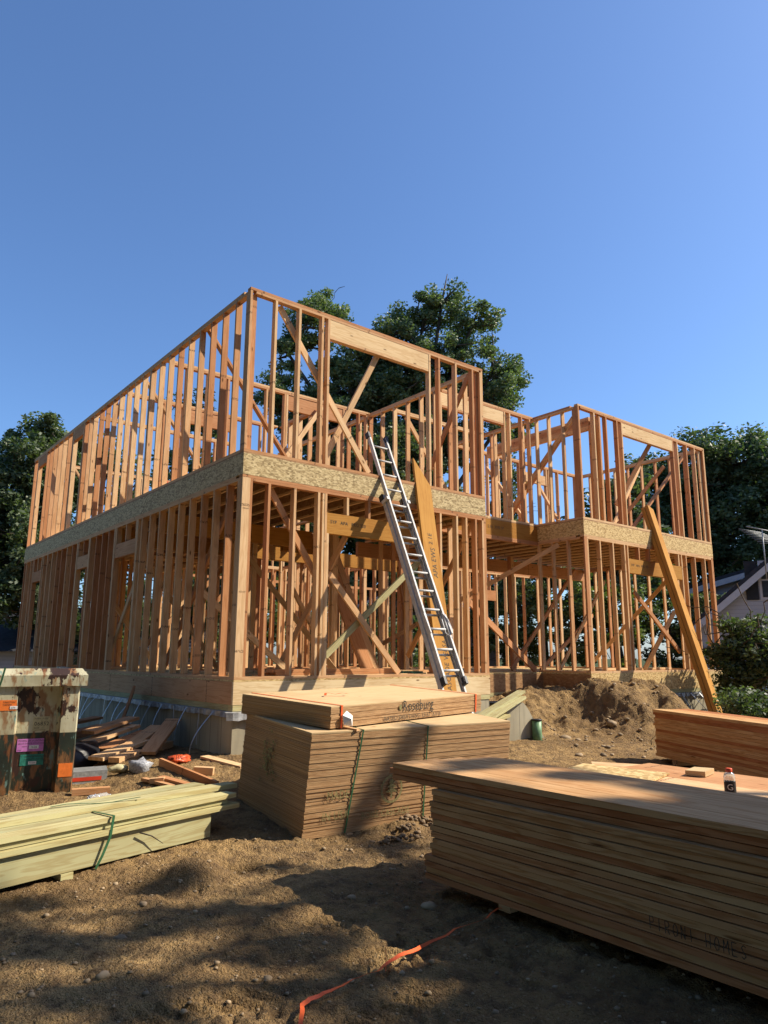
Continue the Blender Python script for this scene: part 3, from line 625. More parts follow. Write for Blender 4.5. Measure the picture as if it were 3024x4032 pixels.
# braces
def brace(a, b, wd=.09, th=.038, side=None, m='fir'): part('brace', lambda mb: mb.beam(a, b, wd, th, side), m)
z2 = Z2 + .04
brace((.53, .12, 5.29), (2.19, .12, 3.06), side=(1, 0, 0)); brace((2.34, .1, 5.03), (1.40, .3, 3.02), side=(1, 0, 0)); brace((4.53, .2, 5.3), (4.53, 1.75, 3.05), side=(0, 1, 0))
brace((.1, 1.55, 5.32), (1.9, 1.5, 3.03), side=(0, 1, 0)); brace((.1, 4.2, 5.3), (1.9, 4.2, 3.03), side=(0, 1, 0)); brace((.14, 5.6, 5.3), (.14, 7.3, 3.05), side=(0, 1, 0)); brace((.14, 9.6, 5.2), (1.6, 9.6, 3.05), side=(0, 1, 0))
brace((12.3, 1.6, 5.2), (9.3, .6, 3.03)); brace((12.4, .4, 5.3), (9.6, .3, 3.03), side=(0, 1, 0)); brace((10.3, .12, 5.07), (9.4, .5, 3.6)); brace((8.1, .9, 5.0), (7.6, 2.3, 3.05))
brace((7.58, .2, 5.15), (7.58, 2.4, 3.05), side=(0, 1, 0)); brace((9.38, 2.6, 4.4), (7.6, .7, 3.03)); brace((8.5, 3.5, 4.9), (7.8, 1.6, 3.03)); brace((5.0, 2.5, 5.2), (6.8, 2.5, 3.0)); brace((3.3, 3.1, 5.2), (1.8, 3.0, 3.05)); brace((12.42, 1.0, 5.1), (12.42, 3.2, 3.1), side=(0, 1, 0))
brace((.5, .14, 2.55), (1.36, .14, 1.3), side=(1, 0, 0)); brace((1.5, .13, 1.46), (2.8, .12, .05), side=(1, 0, 0)); brace((1.5, .19, .3), (3.35, .19, 1.85), m='pt', side=(1, 0, 0)); brace((1.84, .2, 2.05), (1.55, 1.6, .04)); brace((1.6, 3.2, 2.3), (2.9, 1.9, .04))
brace((.14, .5, 2.5), (.14, 2.6, .1), side=(0, 1, 0)); brace((.14, 5.3, .1), (.14, 3.3, 2.45), side=(0, 1, 0)); brace((.16, 4.4, 2.3), (1.9, 4.3, .04)); brace((.16, 7.3, 2.3), (1.9, 7.3, .04)); brace((2.4, 2.6, 1.5), (3.6, 3.1, .2)); brace((.16, 1.4, 1.2), (1.7, 1.4, .03)); brace((.5, 5.3, .1), (2.6, 5.3, 2.3)); brace((3.2, 5.4, 2.4), (1.2, 5.4, .1))
brace((4.52, .2, 2.55), (4.52, 1.9, .3), side=(0, 1, 0)); brace((3.15, 2.95, 2.6), (3.9, 2.3, .04), .28, .04, side=(1, 0, 0)); brace((3.45, 3.0, 2.6), (4.1, 2.3, .04), .14, .04, side=(1, 0, 0))
brace((4.75, .6, 1.3), (7.3, 1.2, .04), .12); brace((7.3, .5, 2.5), (5.0, 3.4, .5), .09); brace((10.4, 2.4, 2.4), (7.6, 2.1, .04)); brace((12.3, 3.3, 1.4), (7.7, 1.4, .03)); brace((6.7, 4.0, 2.45), (5.6, 2.2, .4)); brace((6.6, 4.2, .1), (5.2, 3.0, 2.1)); brace((9.33, .15, 1.65), (11.0, .15, .42), side=(1, 0, 0)); brace((10.8, .1, 1.3), (10.1, .5, .04)); brace((12.4, 1.0, 2.3), (12.4, 3.4, .2), side=(0, 1, 0)); brace((11.6, 2.4, 2.2), (9.4, 2.2, .04))
# lettering on the house lumber
lettering('SYP   APA   PRG 320', .07, (1.42, .0, 2.17), (1, 0, 0), (0, 0, 1), M['ink'], hd)
lettering('BOISE CASCADE VERSA-LAM   LVL  2.1E  3100 SP', .085, (U1 - .05, VI - .004, 2.79), (1, 0, 0), (0, 0, 1), M['ink'], lv, sx=.95)
lettering('SYP   APA   PRG 320', .07, (9.05, .0, 2.17), (1, 0, 0), (0, 0, 1), M['ink'], hr)
lettering('VERSA-LAM LVL 2.1E 3100 SP', .07, (2.95, 3.745, 2.42), (1, 0, 0), (0, 0, 1), M['ink'], bm)
for x, y, a in ((.8, 1.3, 0), (2.4, .9, 0), (1.9, 2.2, 0), (3.2, 1.8, 0)):
    lettering('SOLID JOIST', .13, (x, y, Z2 - .0225), (1, 0, 0), (0, -1, 0), M['ink'], house)
for x, z in ((.02, 2.2), (.02, 1.1)): lettering('KD-HT', .03, (.02, -.001, z), (1, 0, 0), (0, 0, 1), M['inkred'], house)

# lumber lying on the first floor deck
DK = [((.5, .35), (3.4, .5), 5, 'low pile of fir boards lying just inside the left front wall'), ((.3, .7), (.35, 3.4), 3, 'row of boards laid along the inside of the left wall'), ((2.2, .9), (4.3, 1.0), 3, 'pile of boards behind the ladder opening'),
      ((8.0, .5), (11.6, .7), 3, 'boards laid on the deck of the right wing'), ((5.2, 1.9), (7.2, 2.0), 2, 'short boards lying on the deck in the recess')]
for a, b, n_, lb in DK:
    p = empty('board_pile', (*a, 0), lb, 'lumber', 'lumber lying on the first floor deck')
    d = (Vector(b) - Vector(a)).normalized(); nr = Vector((-d.y, d.x))
    for k in range(n_):
        mb = MB(); s = Vector(a) + nr * (.16 * (k % 2)) + d * random.uniform(0, .4); e = Vector(b) + nr * (.16 * (k % 2)) - d * random.uniform(0, .5)
        mb.beam((s.x, s.y, .019 + .04 * (k // 2)), (e.x, e.y, .019 + .04 * (k // 2)), .038, .14, (0, 0, 1)); mb.build('board', M['fir'], p)
mb = MB(); mb.box((2.25, .45, .012), (1.5, .1, 0), (-.04, .6, 0), (0, 0, .03)); mb.box((2.3, .47, .044), (1.4, .1, 0), (-.04, .6, 0), (0, 0, .02))
tag(mb.build('plastic_sheet', M['gstrap']), 'dark green folded sheet lying on the deck behind the ladder', 'sheet')
mb = MB(); blob(mb, (1.6, 6.6, 3.5), .5, (.7, .9, 1.1), .25, 1); tag(mb.build('tarp', M['redtarp']), 'red and white bag standing upstairs behind the left wall studs', 'tarp')

# ---------------------------------------------------------------- ladder
lad = empty('extension_ladder', (1.97, -2.12, -1.05), 'aluminium extension ladder leaning on the upper floor edge of the left block', 'ladder')
P0 = Vector((2.325, -.082, 2.767)); D = Vector((-.084, -.479, -.874)).normalized(); W = Vector((1, .015, 0)).normalized(); NN = W.cross(D).normalized()
if NN.y > 0: NN = -NN
def LP(k, s, out=0): return P0 + D * .3048 * k + W * s + NN * out
def rail(s, k0, k1, out):
    mb = MB(); a = LP(k0, s, out); b = LP(k1, s, out); sg = 1 if s > .1 else -1
    mb.beam(a, b, .006, .06, W); mb.beam(a + NN * .029 + W * -sg * .012, b + NN * .029 + W * -sg * .012, .03, .006, W); mb.beam(a - NN * .029 + W * -sg * .012, b - NN * .029 + W * -sg * .012, .03, .006, W)
    return mb.build('rail', M['alu'], lad)
for s in (-.012, .362):
    r1 = rail(s, -3.75, 10.55, .045)
    for k, nm in ((-3.72, 0), (10.5, 1)):
        mb = MB(); mb.beam(LP(k - .18, s, .045), LP(k + .16, s, .045), .04, .085, W); c = mb.build('end_cap', M['black'], r1)
for s in (-.032, .382):
    r2 = rail(s, .3, 14.15, -.025)
    mb = MB(); mb.beam(LP(.25, s, -.04), LP(.55, s, -.04), .05, .085, W); mb.build('end_cap', M['black'], r2)
    mb = MB(); mb.beam(LP(14.0, s, -.04), LP(14.3, s, -.04), .06, .12, W); mb.build('shoe', M['black'], r2)
    mb = MB(); mb.beam(LP(.62, s, .02), LP(.8, s, .02), .05, .14, W); mb.build('bracket', M['alu'], r2)
for k in range(-3, 11):
    mb = MB(); mb.tube([LP(k, -.012, .045), LP(k, .362, .045)], .016, 8); mb.build('rung', M['alu'], lad)
for k in range(1, 14):
    mb = MB(); mb.tube([LP(k + .12, -.045, -.04), LP(k + .12, .395, -.04)], .015, 8); mb.build('rung', M['alu'], lad)
mb = MB(); mb.tube([LP(7.2, .33, .07), LP(7.6, .37, .1), LP(8.1, .40, .09), LP(8.5, .37, .08), LP(8.2, .30, .05), LP(7.5, .30, .06)], .006, 6); mb.build('rope', M['white'], lad)
mb = MB(); mb.tube([LP(1.75, .09, .07), LP(1.95, .10, .075), LP(2.05, .08, .075), LP(1.85, .11, .075)], .008, 6); mb.build('pulley', M['black'], lad)
for s in (-.02, .37):
    mb = MB(); mb.beam(LP(7.3, s, .07), LP(8.3, s, .09), .02, .03, W); mb.build('rung_lock', M['alu'], lad)

# ---------------------------------------------------------------- leaning laminated planks
def prism(mb, pts, th, tint=None):
    """pts planar polygon extruded by vector th, UV along first edge"""
    pts = [Vector(p) for p in pts]; th = Vector(th); n_ = len(pts); ax = (pts[1] - pts[0]).normalized(); ay = th.normalized().cross(ax)
    uv = lambda p: ((p - pts[0]).dot(ax), (p - pts[0]).dot(ay)); t = tint or (random.random(),) * 3
    nrm = (pts[1] - pts[0]).cross(pts[2] - pts[0])
    f = pts if nrm.dot(th) < 0 else pts[::-1]
    mb.face(f, [uv(p) for p in f], t); g_ = [p + th for p in f[::-1]]; mb.face(g_, [uv(p) for p in g_], t)
    for i in range(n_):
        a, b = f[i], f[(i + 1) % n_]; l = (b - a).length; mb.face([b, a, a + th, b + th], [(l, 2), (0, 2), (0, 2.04), (l, 2.04)], t)
pl = empty('laminated_plank', (2.7, -1.25, -1.05), 'single yellow laminated plank with a cut point leaning right beside the ladder', 'plank')
A = Vector((3.05, -.02, 3.0)); Bv = Vector((2.62, -.97, -.09)); dl = (Bv - A).normalized(); wd = Vector((1, .0, -.0)); wd = (wd - dl * wd.dot(dl)).normalized()
nl = wd.cross(dl).normalized(); nl = -nl if nl.y < 0 else nl   # points to the wall
WP = .31; a0 = A - dl * .50; bb = A + dl * 4.32
mb = MB(); prism(mb, [a0, bb, bb + wd * WP, a0 + wd * WP + dl * .46], nl * .045, (.3, .3, .2)); po = mb.build('board', M['lvl'], pl)
lettering('BOISE CASCADE VERSA-LAM', .115, bb - dl * .62 + wd * (WP * .72) - nl * .002, -dl, -wd, M['ink'], po, sx=.9)
lettering('APA EWS', .13, bb - dl * 2.72 + wd * (WP * .72) - nl * .002, -dl, -wd, M['ink'], po, sx=.9)
lettering('2.1E', .11, a0 + dl * 1.55 + wd * (WP * .62) - nl * .002, -dl, -wd, M['ink'], po)
p2 = empty('laminated_beam', (9.2, -1.6, -1.05), 'two ply yellow laminated beam leaning against the right wing', 'beam')
A = Vector((9.95, -.06, 3.05)); Bv = Vector((9.42, -1.2, -.09)); dl = (Bv - A).normalized()
wd = Vector((.98, .2, 0)); wd = (wd - dl * wd.dot(dl)).normalized(); nl = wd.cross(dl).normalized(); nl = -nl if nl.y < 0 else nl
a0 = A - dl * .62; bb = A + dl * 4.3
for k in range(2):
    mb = MB(); o = nl * (.085 * k - .02) - wd * .012 * k; prism(mb, [a0 + o + dl * .02 * k, bb + o, bb + o + wd * .30, a0 + o + wd * .30 + dl * .02 * k], nl * .078, (.3 + .3 * k, .4, .3 * k)); mb.build('ply', M['lvl'], p2)

# ---------------------------------------------------------------- plywood bundles
def bundle(name, org, ex, ey, ez, L, Wd, n_, th, lab, grp, shear=(0, 0), order=1):
    e = empty(name, org, lab, 'plywood', grp); top = None
    for k in range(n_):
        o = Vector(org) + ez * (k * th) + ex * (random.uniform(-.004, .004) + shear[0] * k / n_) + ey * (random.uniform(-.004, .004) + shear[1] * k / n_)
        mb = MB(); mb.box(o, ex * L, ey * Wd, ez * (th - .0012)); me_ = mb.build('plywood_sheet', M['plyedge'], e)
        if k == n_ - 1: me_.data.materials[0] = M['plyface']; top = me_
    return e
def basis(yaw, sa, sb):
    ex = Vector((math.cos(yaw), math.sin(yaw), sa)).normalized(); ey = Vector((-math.sin(yaw), math.cos(yaw), sb)); ey = (ey - ex * ey.dot(ex)).normalized(); return ex, ey, ex.cross(ey)
ex, ey, ez = basis(-.027, -.008, .076)
O1 = Vector((-.86, -2.985, -1.2))
n1 = 58; th1 = .864 / n1
big = bundle('plywood_bundle', O1, ex, ey, ez, 2.44, 1.22, n1, th1, 'tall strapped bundle of plywood sheets in the middle of the yard', 'plywood bundles', (.03, 0))
def F(a, z): return O1 + ex * (a + .03 * z / .864) + ez * z - ey * .012
def bandloop(mb, a0, a1, w_=.016):
    pts = [F(a1, -.03) , F(a0, .866), F(a0, .866) + ey * 1.24, F(a1, -.03) + ey * 1.24]; pts[0] = pts[0] + ey * .004
    for i in range(4):
        p, q_ = pts[i], pts[(i + 1) % 4]; mb.beam(p, q_, w_, .002, ex)
for a0, a1 in ((.53, .42), (1.29, 1.31)):
    mb = MB(); bandloop(mb, a0, a1); mb.build('strap', M['gstrap'], big)
for a in (.42, 1.3, 2.1):
    mb = MB(); mb.box(O1 + ex * a - ey * .02 - ez * .055, ey * 1.26, ex * .09, ez * .05); mb.build('runner', M['fir'], big)
for s, a, z, h in (('MADE', .2, .30, .1), ('IN USA', .17, .13, .1), ('BOISE CASCADE', .58, .10, .085)):
    lettering(s, h, F(a, z) - ey * .0035, ex, ez, M['inkgreen'], big, sx=.85)
mb = MB(); c = F(.9, .33) - ey * .004
def ring(mb, c, r0, r1, n_=28):
    v = [];
    for i in range(n_):
        t = 2 * math.pi * i / n_; v += [c + (ex * math.cos(t) + ez * math.sin(t)) * r0, c + (ex * math.cos(t) + ez * math.sin(t)) * r1]
    mb.mesh(v, [(2 * i, 2 * i + 1, (2 * i + 3) % (2 * n_), (2 * i + 2) % (2 * n_)) for i in range(n_)], smooth=False)
ring(mb, c, .105, .125)
for k, (w0, z0) in enumerate(((.07, -.03), (.055, .01), (.035, .05))): mb.face([c - ex * w0 + ez * z0, c + ex * w0 + ez * z0, c + ez * (z0 + .05)])
mb.face([c - ex * .01 - ez * .08, c + ex * .01 - ez * .08, c + ex * .01 - ez * .03, c - ex * .01 - ez * .03]); mb.build('printed_mark', M['inkgreen'], big)
mb = MB(); c = O1 + ey * .72 - ex * .013 + ez * .55 + ex * .015
for k in range(60):
    r = .018; q_ = c + ey * random.gauss(-.03, .07) + ez * random.gauss(-.03, .09) + ex * random.uniform(-.0007, 0); a = random.random() * 3
    mb.face([q_ + ey * math.cos(a + t) * r * random.uniform(.5, 1.6) - ez * math.sin(a + t) * r * random.uniform(.3, 1.3) for t in (0, 1.5, 3.1, 4.6)])
mb.build('paint_mark', M['inkgreen'], big)
ex2, ey2, ez2 = basis(.195, .009, .055); O2 = Vector((-.6, -2.995, -.322))
sm = bundle('plywood_bundle', O2, ex2, ey2, ez2, 2.44, 1.22, 15, .0125, 'thin bundle of plywood sheathing lying askew on top of the tall bundle', 'plywood bundles')
def F2(a, z): return O2 + ex2 * a + ez2 * z - ey2 * .009
for a in (.13, 2.32):
    mb = MB(); pts = [F2(a, -.005), F2(a, .191), F2(a, .191) + ey2 * 1.24, F2(a, -.005) + ey2 * 1.24]
    for i in range(4): mb.beam(pts[i], pts[(i + 1) % 4], .022, .002, ex2)
    mb.build('strap', M['ostrap'], sm)
lettering('Roseburg', .15, F2(1.0, .085) - ey2 * .001, ex2, ez2, M['ink'], sm, sx=.85); lettering('RATED SHEATHING 15/32  32/16', .062, F2(.72, .01) - ey2 * .001, ex2, ez2, M['ink'], sm)
mb = MB(); mb.box(F2(.95, .1) - ey2 * .002, ex2 * .035, ez2 * .05, ey2 * .001); mb.build('printed_mark', M['inkgreen'], sm)
mb = MB(); c = F2(.13, .1) - ey2 * .01; mb.mesh([c + ex2 * a + ez2 * b - ey2 * d for a, b, d in ((-.02, .01, .02), (.04, .045, .01), (.1, .0, .03), (.08, -.09, .05), (-.01, -.07, .03), (.04, -.02, .07))], [(0, 1, 5), (1, 2, 5), (2, 3, 5), (3, 4, 5), (4, 0, 5)], smooth=False)
mb.build('paper_tag', M['white'], sm)
def ribbon(mb, pts, w_, up=(0, 0, 1), tw=None):
    pts = [Vector(p) for p in pts]; v = []
    for i, p in enumerate(pts):
        d = (pts[min(i + 1, len(pts) - 1)] - pts[max(i - 1, 0)]).normalized(); u = Vector(up); 
        if tw: u = Matrix.Rotation(tw[i], 3, d) @ u
        s = d.cross(u).normalized() * w_ / 2; v += [p - s, p + s, p + s + Vector((0, 0, .0015)), p - s + Vector((0, 0, .0015))]
    n_ = len(pts)
    mb.mesh(v, [(4 * i + j, 4 * i + (j + 1) % 4, 4 * i + 4 + (j + 1) % 4, 4 * i + 4 + j) for i in range(n_ - 1) for j in range(4)], smooth=False)
mb = MB(); q = O2 + ez2 * .19; ribbon(mb, [q + ex2 * (.55 + .05 * i) + ey2 * (.62 + .05 * math.sin(i)) + ez2 * (.012 + .018 * abs(math.sin(i * 1.1))) for i in range(7)], .025)
tag(mb.build('strap_piece', M['ostrap']), 'loose curl of orange strapping on top of the thin plywood bundle', 'strap')
mb = MB(); mb.beam(O1 + ez * .866 + ex * .5 - ey * .01, O1 + ez * .882 + ex * .3 + ey * .4, .02, .05, (0, 0, 1)); tag(mb.build('wood_strip', M['fir']), 'thin wood strip wedged between the two plywood bundles', 'wood strip')

# ---------------------------------------------------------------- foreground lumber stacks
fg = empty('lumber_stack', (-.45, -6.6, -1.14), 'big shaded stack of fir boards in the right foreground with handwriting on its side', 'lumber', 'lumber stacks')
t = .0381; ZB = -1.139
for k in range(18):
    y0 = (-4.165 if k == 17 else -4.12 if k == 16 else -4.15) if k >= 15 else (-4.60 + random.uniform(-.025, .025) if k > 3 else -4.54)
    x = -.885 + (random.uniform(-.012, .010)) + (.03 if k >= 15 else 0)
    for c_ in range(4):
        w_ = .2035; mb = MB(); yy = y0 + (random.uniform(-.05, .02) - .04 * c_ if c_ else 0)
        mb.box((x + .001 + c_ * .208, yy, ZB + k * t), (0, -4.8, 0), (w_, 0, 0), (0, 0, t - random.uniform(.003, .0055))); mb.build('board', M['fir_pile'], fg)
for y in (-5.2, -6.8, -8.4):
    mb = MB(); mb.box((-.80, y, ZB - .07), (.7, 0, 0), (0, .09, 0), (0, 0, .068)); mb.build('runner', M['fir'], fg)
def handwrite(mb, s, o, xd, yd, h, sp, wd_=.0028):
    x = 0
    for ch in s:
        if ch != ' ':
            for st in STROKES[ch]:
                pts = [Vector(o) + Vector(xd) * (x + (a + random.uniform(-.03, .03)) * h * .62) + Vector(yd) * (b * h) for a, b in st]
                for a, b in zip(pts[:-1], pts[1:]): mb.beam(a, b, wd_, .0012, Vector(xd).cross(Vector(yd)).cross(b - a))
        x += sp
mb = MB(); handwrite(mb, 'PIRONI HOMES', (-.9005, -6.2, -1.0), (0, -1, -.012), (0, 0, 1), .056, .0405, .0034); mb.build('handwriting', M['ink'], fg)
sb = empty('lumber_stack', (.9, -6.6, -1.14), 'sunlit low stack of fir boards behind the foreground stack with a drink bottle on it', 'lumber', 'lumber stacks')
ZT = -.625
for k in range(13):
    for c_ in range(6):
        if k < 11 and 0 < c_ < 5: continue
        mb = MB(); y0 = -4.62 + random.uniform(-.05, .05) - (.25 if c_ in (2, 3) and k == 12 else 0)
        mb.box((.03 + c_ * .288, y0, ZT - (13 - k) * t), (0, -4.6, 0), (.286, 0, 0), (0, 0, t - .002)); mb.build('board', M['fir'], sb)
mb = MB(); mb.box((.55, -4.5, ZT + .004), (.62, .16, 0), (.1, -.75, 0), (0, 0, .012)); tag(mb.build('osb_scrap', M['osb']), 'pale flake board offcut lying on the end of the sunlit lumber stack', 'board')
mb = MB(); mb.box((1.38, -5.33, ZT + .003), (.24, .05, 0), (-.05, .14, 0), (0, 0, .04)); tag(mb.build('wood_block', M['plyface']), 'short light wood block on the sunlit stack left of the bottle', 'wood block')
rs = empty('lumber_stack', (5.5, -3.2, -1.09), 'reddish stack of fir boards at the right beneath the leaning laminated beam', 'lumber', 'lumber stacks')
dv = Vector((-.47, -.883, 0)).normalized(); dn = Vector((dv.y * -1, dv.x, 0)); dn = -dn if dn.x < 0 else dn
for k in range(17):
    for c_ in range(3):
        mb = MB(); o = Vector((5.54, -2.40, -1.088 + k * .0381)) + dn * (.187 * c_ + random.uniform(-.005, .005)) - dv * random.uniform(-.03, .03)
        mb.box(o, dv * 4.9, dn * .184, Vector((0, 0, .0362))); mb.build('board', M['fir_red'], rs)
for s in (.4, 2.2, 4.0):
    mb = MB(); mb.box(Vector((5.54, -2.40, -1.16)) + dv * s, dn * .56, dv * .09, Vector((0, 0, .07))); mb.build('runner', M['fir'], rs)
mb = MB(); mb.box(Vector((5.54, -2.40, -.438)) + dn * .42 + dv * 2.2, dv * 2.9, dn * .045, Vector((0, 0, .04))); tag(mb.build('laminated_strip', M['lvl']), 'yellow laminated strip lying along the back of the reddish stack', 'board')
mb = MB(); mb.beam((3.5, -2.75, -1.0), (3.95, -3.25, -1.02), .12, .035, (1, .8, .3)); tag(mb.build('scrap_board', M['fir']), 'grey scrap board leaning at the left foot of the reddish lumber stack', 'scrap wood', 'scrap wood')
# drink bottle
bt = empty('drink_bottle', (.60, -5.91, ZT), 'clear sports drink bottle with orange cap and black label on the sunlit stack', 'bottle')
def lathe(mb, c, prof, n_=20, tint=(.5, .5, .5)):
    v = [(c[0] + r * math.cos(2 * math.pi * k / n_), c[1] + r * math.sin(2 * math.pi * k / n_), c[2] + z) for r, z in prof for k in range(n_)]
    f = [(i * n_ + k, i * n_ + (k + 1) % n_, (i + 1) * n_ + (k + 1) % n_, (i + 1) * n_ + k) for i in range(len(prof) - 1) for k in range(n_)]
    mb.mesh(v, f, tint)
c = (.60, -5.91, ZT + .001)
mb = MB(); lathe(mb, c, [(.001, 0), (.033, 0), (.036, .01), (.035, .05), (.036, .12), (.035, .135), (.036, .15), (.032, .168), (.022, .178), (.016, .182), (.016, .19)]); mb.build('body', M['clear'], bt)
mb = MB(); lathe(mb, c, [(.0368, .03), (.0368, .125)]); lb_ = mb.build('label_band', M['black'], bt)
mb = MB(); lathe(mb, c, [(.021, .182), (.0215, .203), (.018, .206), (.001, .206)]); mb.build('cap', M['redcap'], bt)
vd = Vector((-4.344 - .6, -8.378 + 5.91, 0)).normalized(); rt = Vector((-vd.y, vd.x, 0)); lettering('G', .055, Vector(c) + vd * .0385 + Vector((0, 0, .072)), rt, (0, 0, 1), M['white'], lb_, align='CENTER')

# ---------------------------------------------------------------- treated lumber, left foreground
pa = Vector((.967, .253, 0)).normalized(); pn = Vector((-.253, .967, 0)).normalized()
O = Vector((-1.5, -2.6, -1.15))
pt = empty('treated_lumber_stack', O - pa * 2, 'strapped stack of greenish treated lumber at the left foreground', 'lumber', 'treated lumber')
def ptb(nm, s0, L, n0, wd_, z, th, par=pt, m='pt'):
    mb = MB(); mb.box(O + pa * s0 + pn * n0 + Vector((0, 0, z)), -pa * L, pn * wd_, Vector((0, 0, th))); return mb.build(nm, M[m], par)
for i, n0 in enumerate((0, .046, .10, .42)): ptb('timber', -.0 - .02 * i, 4.0, n0, .042, 0, .186)
ptb('runner', -1.2, .09, -.01, .55, -.07, .065); ptb('runner', -3.0, .09, -.01, .55, -.07, .065)
for k in range(3):
    for c_ in range(4):
        ptb('board', .18 + (.1, .0, .08)[k] * (1 if c_ == 0 else .3) - .05 * c_, 4.3, (-.03, .012, -.008)[k] + c_ * .142, .139, .188 + .0405 * k, .0345)
mb = MB(); ps = [O - pa * .93 + pn * .57 + Vector((0, 0, .31)), O - pa * .93 - pn * .03 + Vector((0, 0, .315)), O - pa * .95 - pn * .035 + Vector((0, 0, .18)), O - pa * 1.0 - pn * .03 + Vector((0, 0, .06)), O - pa * 1.04 - pn * .02 + Vector((0, 0, -.02))]
for a, b in zip(ps[:-1], ps[1:]): mb.beam(a, b, .02, .003, pa)
mb.build('strap', M['gstrap'], pt)
for s0, n0, yaw, z, L, lb in ((.0, .50, .03, .307, 3.4, 'narrow treated board lying loose along the back of the treated stack'), (.22, .36, -.02, .306, 3.6, 'wider loose treated board on top of the treated stack, second from the back'), (.42, .16, -.055, .306, 3.5, 'loose treated board with a pointed end in the middle of the treated stack')):
    d = (Matrix.Rotation(yaw, 3, 'Z') @ pa); mb = MB(); w_ = .07 if n0 > .45 else .14
    mb.box(O + pa * s0 + pn * n0 + Vector((0, 0, z)), -d * L, (Matrix.Rotation(yaw, 3, 'Z') @ pn) * w_, Vector((0, 0, .037))); tag(mb.build('treated_board', M['pt']), lb, 'board', 'treated lumber')
mb = MB(); ribbon(mb, [O - pa * (1.15 - .1 * i) + pn * (.44 - .04 * i) + Vector((0, 0, .352 + .01 * math.sin(i * 1.3))) for i in range(7)], .018)
tag(mb.build('strap_piece', M['gstrap']), 'loose green strap lying across the treated lumber', 'strap')
mb = MB(); ptw = [O - pa * .7 - pn * .03 + Vector((0, 0, .16)), O - pa * .6 - pn * .04 + Vector((0, 0, .12)), O - pa * .5 - pn * .05 + Vector((0, 0, .05))]; mb.tube(ptw, [.006, .005, .002], 6)
tag(mb.build('twig', M['bark']), 'small twig caught on the side of the treated lumber', 'twig')
# orange strap on the ground
mb = MB(); op0 = [(-.80, -5.13), (-.95, -5.19), (-1.10, -5.22), (-1.28, -5.22), (-1.46, -5.225), (-1.61, -5.277), (-1.75, -5.30), (-1.86, -5.325), (-1.93, -5.345), (-2.05, -5.36), (-2.16, -5.374), (-2.26, -5.37), (-2.34, -5.375), (-2.41, -5.42), (-2.46, -5.50), (-2.55, -5.62)]
op = [(a[0] + (b[0] - a[0]) * t_, a[1] + (b[1] - a[1]) * t_) for a, b in zip(op0[:-1], op0[1:]) for t_ in (0, .33, .66)] + [op0[-1]]
ribbon(mb, [(x, y, Hs(x, y) + .018 + .012 * abs(math.sin(i * .27))) for i, (x, y) in enumerate(op)], .02, tw=[.5 * math.sin(i * .3) for i in range(len(op))])
ribbon(mb, [(-1.86, -5.325, H(-1.86, -5.325) + .02), (-1.83, -5.29, H(-1.83, -5.29) + .05), (-1.80, -5.25, H(-1.8, -5.25) + .075)], .018, up=(1, 0, .3))
tag(mb.build('orange_strap', M['ostrap']), 'long orange strap snaking over the sand in the foreground', 'strap')

# ---------------------------------------------------------------- dumpster
dm = empty('dumpster', (-2.4, .5, -1.13), 'rusty cream and dark green waste container with stickers at the left edge', 'dumpster')
da = Vector((-.978, .21, 0)).normalized(); dq = Vector((.21, .978, 0)).normalized(); DO = Vector((-1.9, -.2, 0))   # da leftwards, dq away
def dbox(mb, a0, a1, q0, q1, z0, z1): mb.box(DO + da * a0 + dq * q0 + Vector((0, 0, z0)), da * (a1 - a0), dq * (q1 - q0), Vector((0, 0, z1 - z0)), (.5, .5, .5))
def dprism(mb, prof, z0, z1):
    pts = [DO + da * a + dq * q_ + Vector((0, 0, z0)) for a, q_ in prof]; up = Vector((0, 0, z1 - z0)); n_ = len(pts)
    mb.face(pts, None); mb.face([p + up for p in pts[::-1]], None)
    for i in range(n_): a, b = pts[i], pts[(i + 1) % n_]; mb.face([b, a, a + up, b + up])
mb = MB(); dbox(mb, .0, 2.1, .10, .13, -1.12, -.02); dbox(mb, .02, .05, .13, 4.2, -1.12, -.02); dbox(mb, 2.07, 2.1, .13, 4.2, -1.12, -.02); dbox(mb, .05, 2.07, 4.15, 4.2, -1.12, -.02); dbox(mb, .02, 2.1, .1, 4.2, -1.15, -1.121)
body = mb.build('body', M['rusty'], dm)
for a0, a1, a2, a3 in ((.0, .02, .17, .21), (.58, .60, .86, .90), (1.3, 1.33, 1.55, 1.6), (1.95, 1.97, 2.07, 2.1)):
    mb = MB(); dprism(mb, [(a0, .1), (a1, .0), (a2, .0), (a3, .1)], -1.13, -.02); mb.build('rib', M['rusty'], dm)
mb = MB(); dprism(mb, [(-.06, -.03), (2.16, -.03), (2.16, .16), (-.06, .16)], -.02, .09)
v = [DO + da * a + dq * q_ + Vector((0, 0, z)) for a, q_, z in ((-.06, -.03, .0905), (2.16, -.03, .0905), (2.16, .16, .0905), (-.06, .16, .0905), (.0, .02, .16), (2.1, .02, .16), (2.1, .11, .16), (.0, .11, .16))]
mb.mesh(v, [(0, 1, 5, 4), (1, 2, 6, 5), (2, 3, 7, 6), (3, 0, 4, 7), (4, 5, 6, 7)], smooth=False); mb.build('top_rail', M['rusty'], dm)
mb = MB(); dbox(mb, -.06, .05, .17, 4.2, -.02, .12); dbox(mb, 2.07, 2.16, .17, 4.2, -.02, .12); mb.build('top_rail', M['rusty'], dm)
mb = MB(); dbox(mb, -.05, 2.1, .0, .12, -1.2, -1.135); mb.build('bottom_rail', M['rusty'], dm)
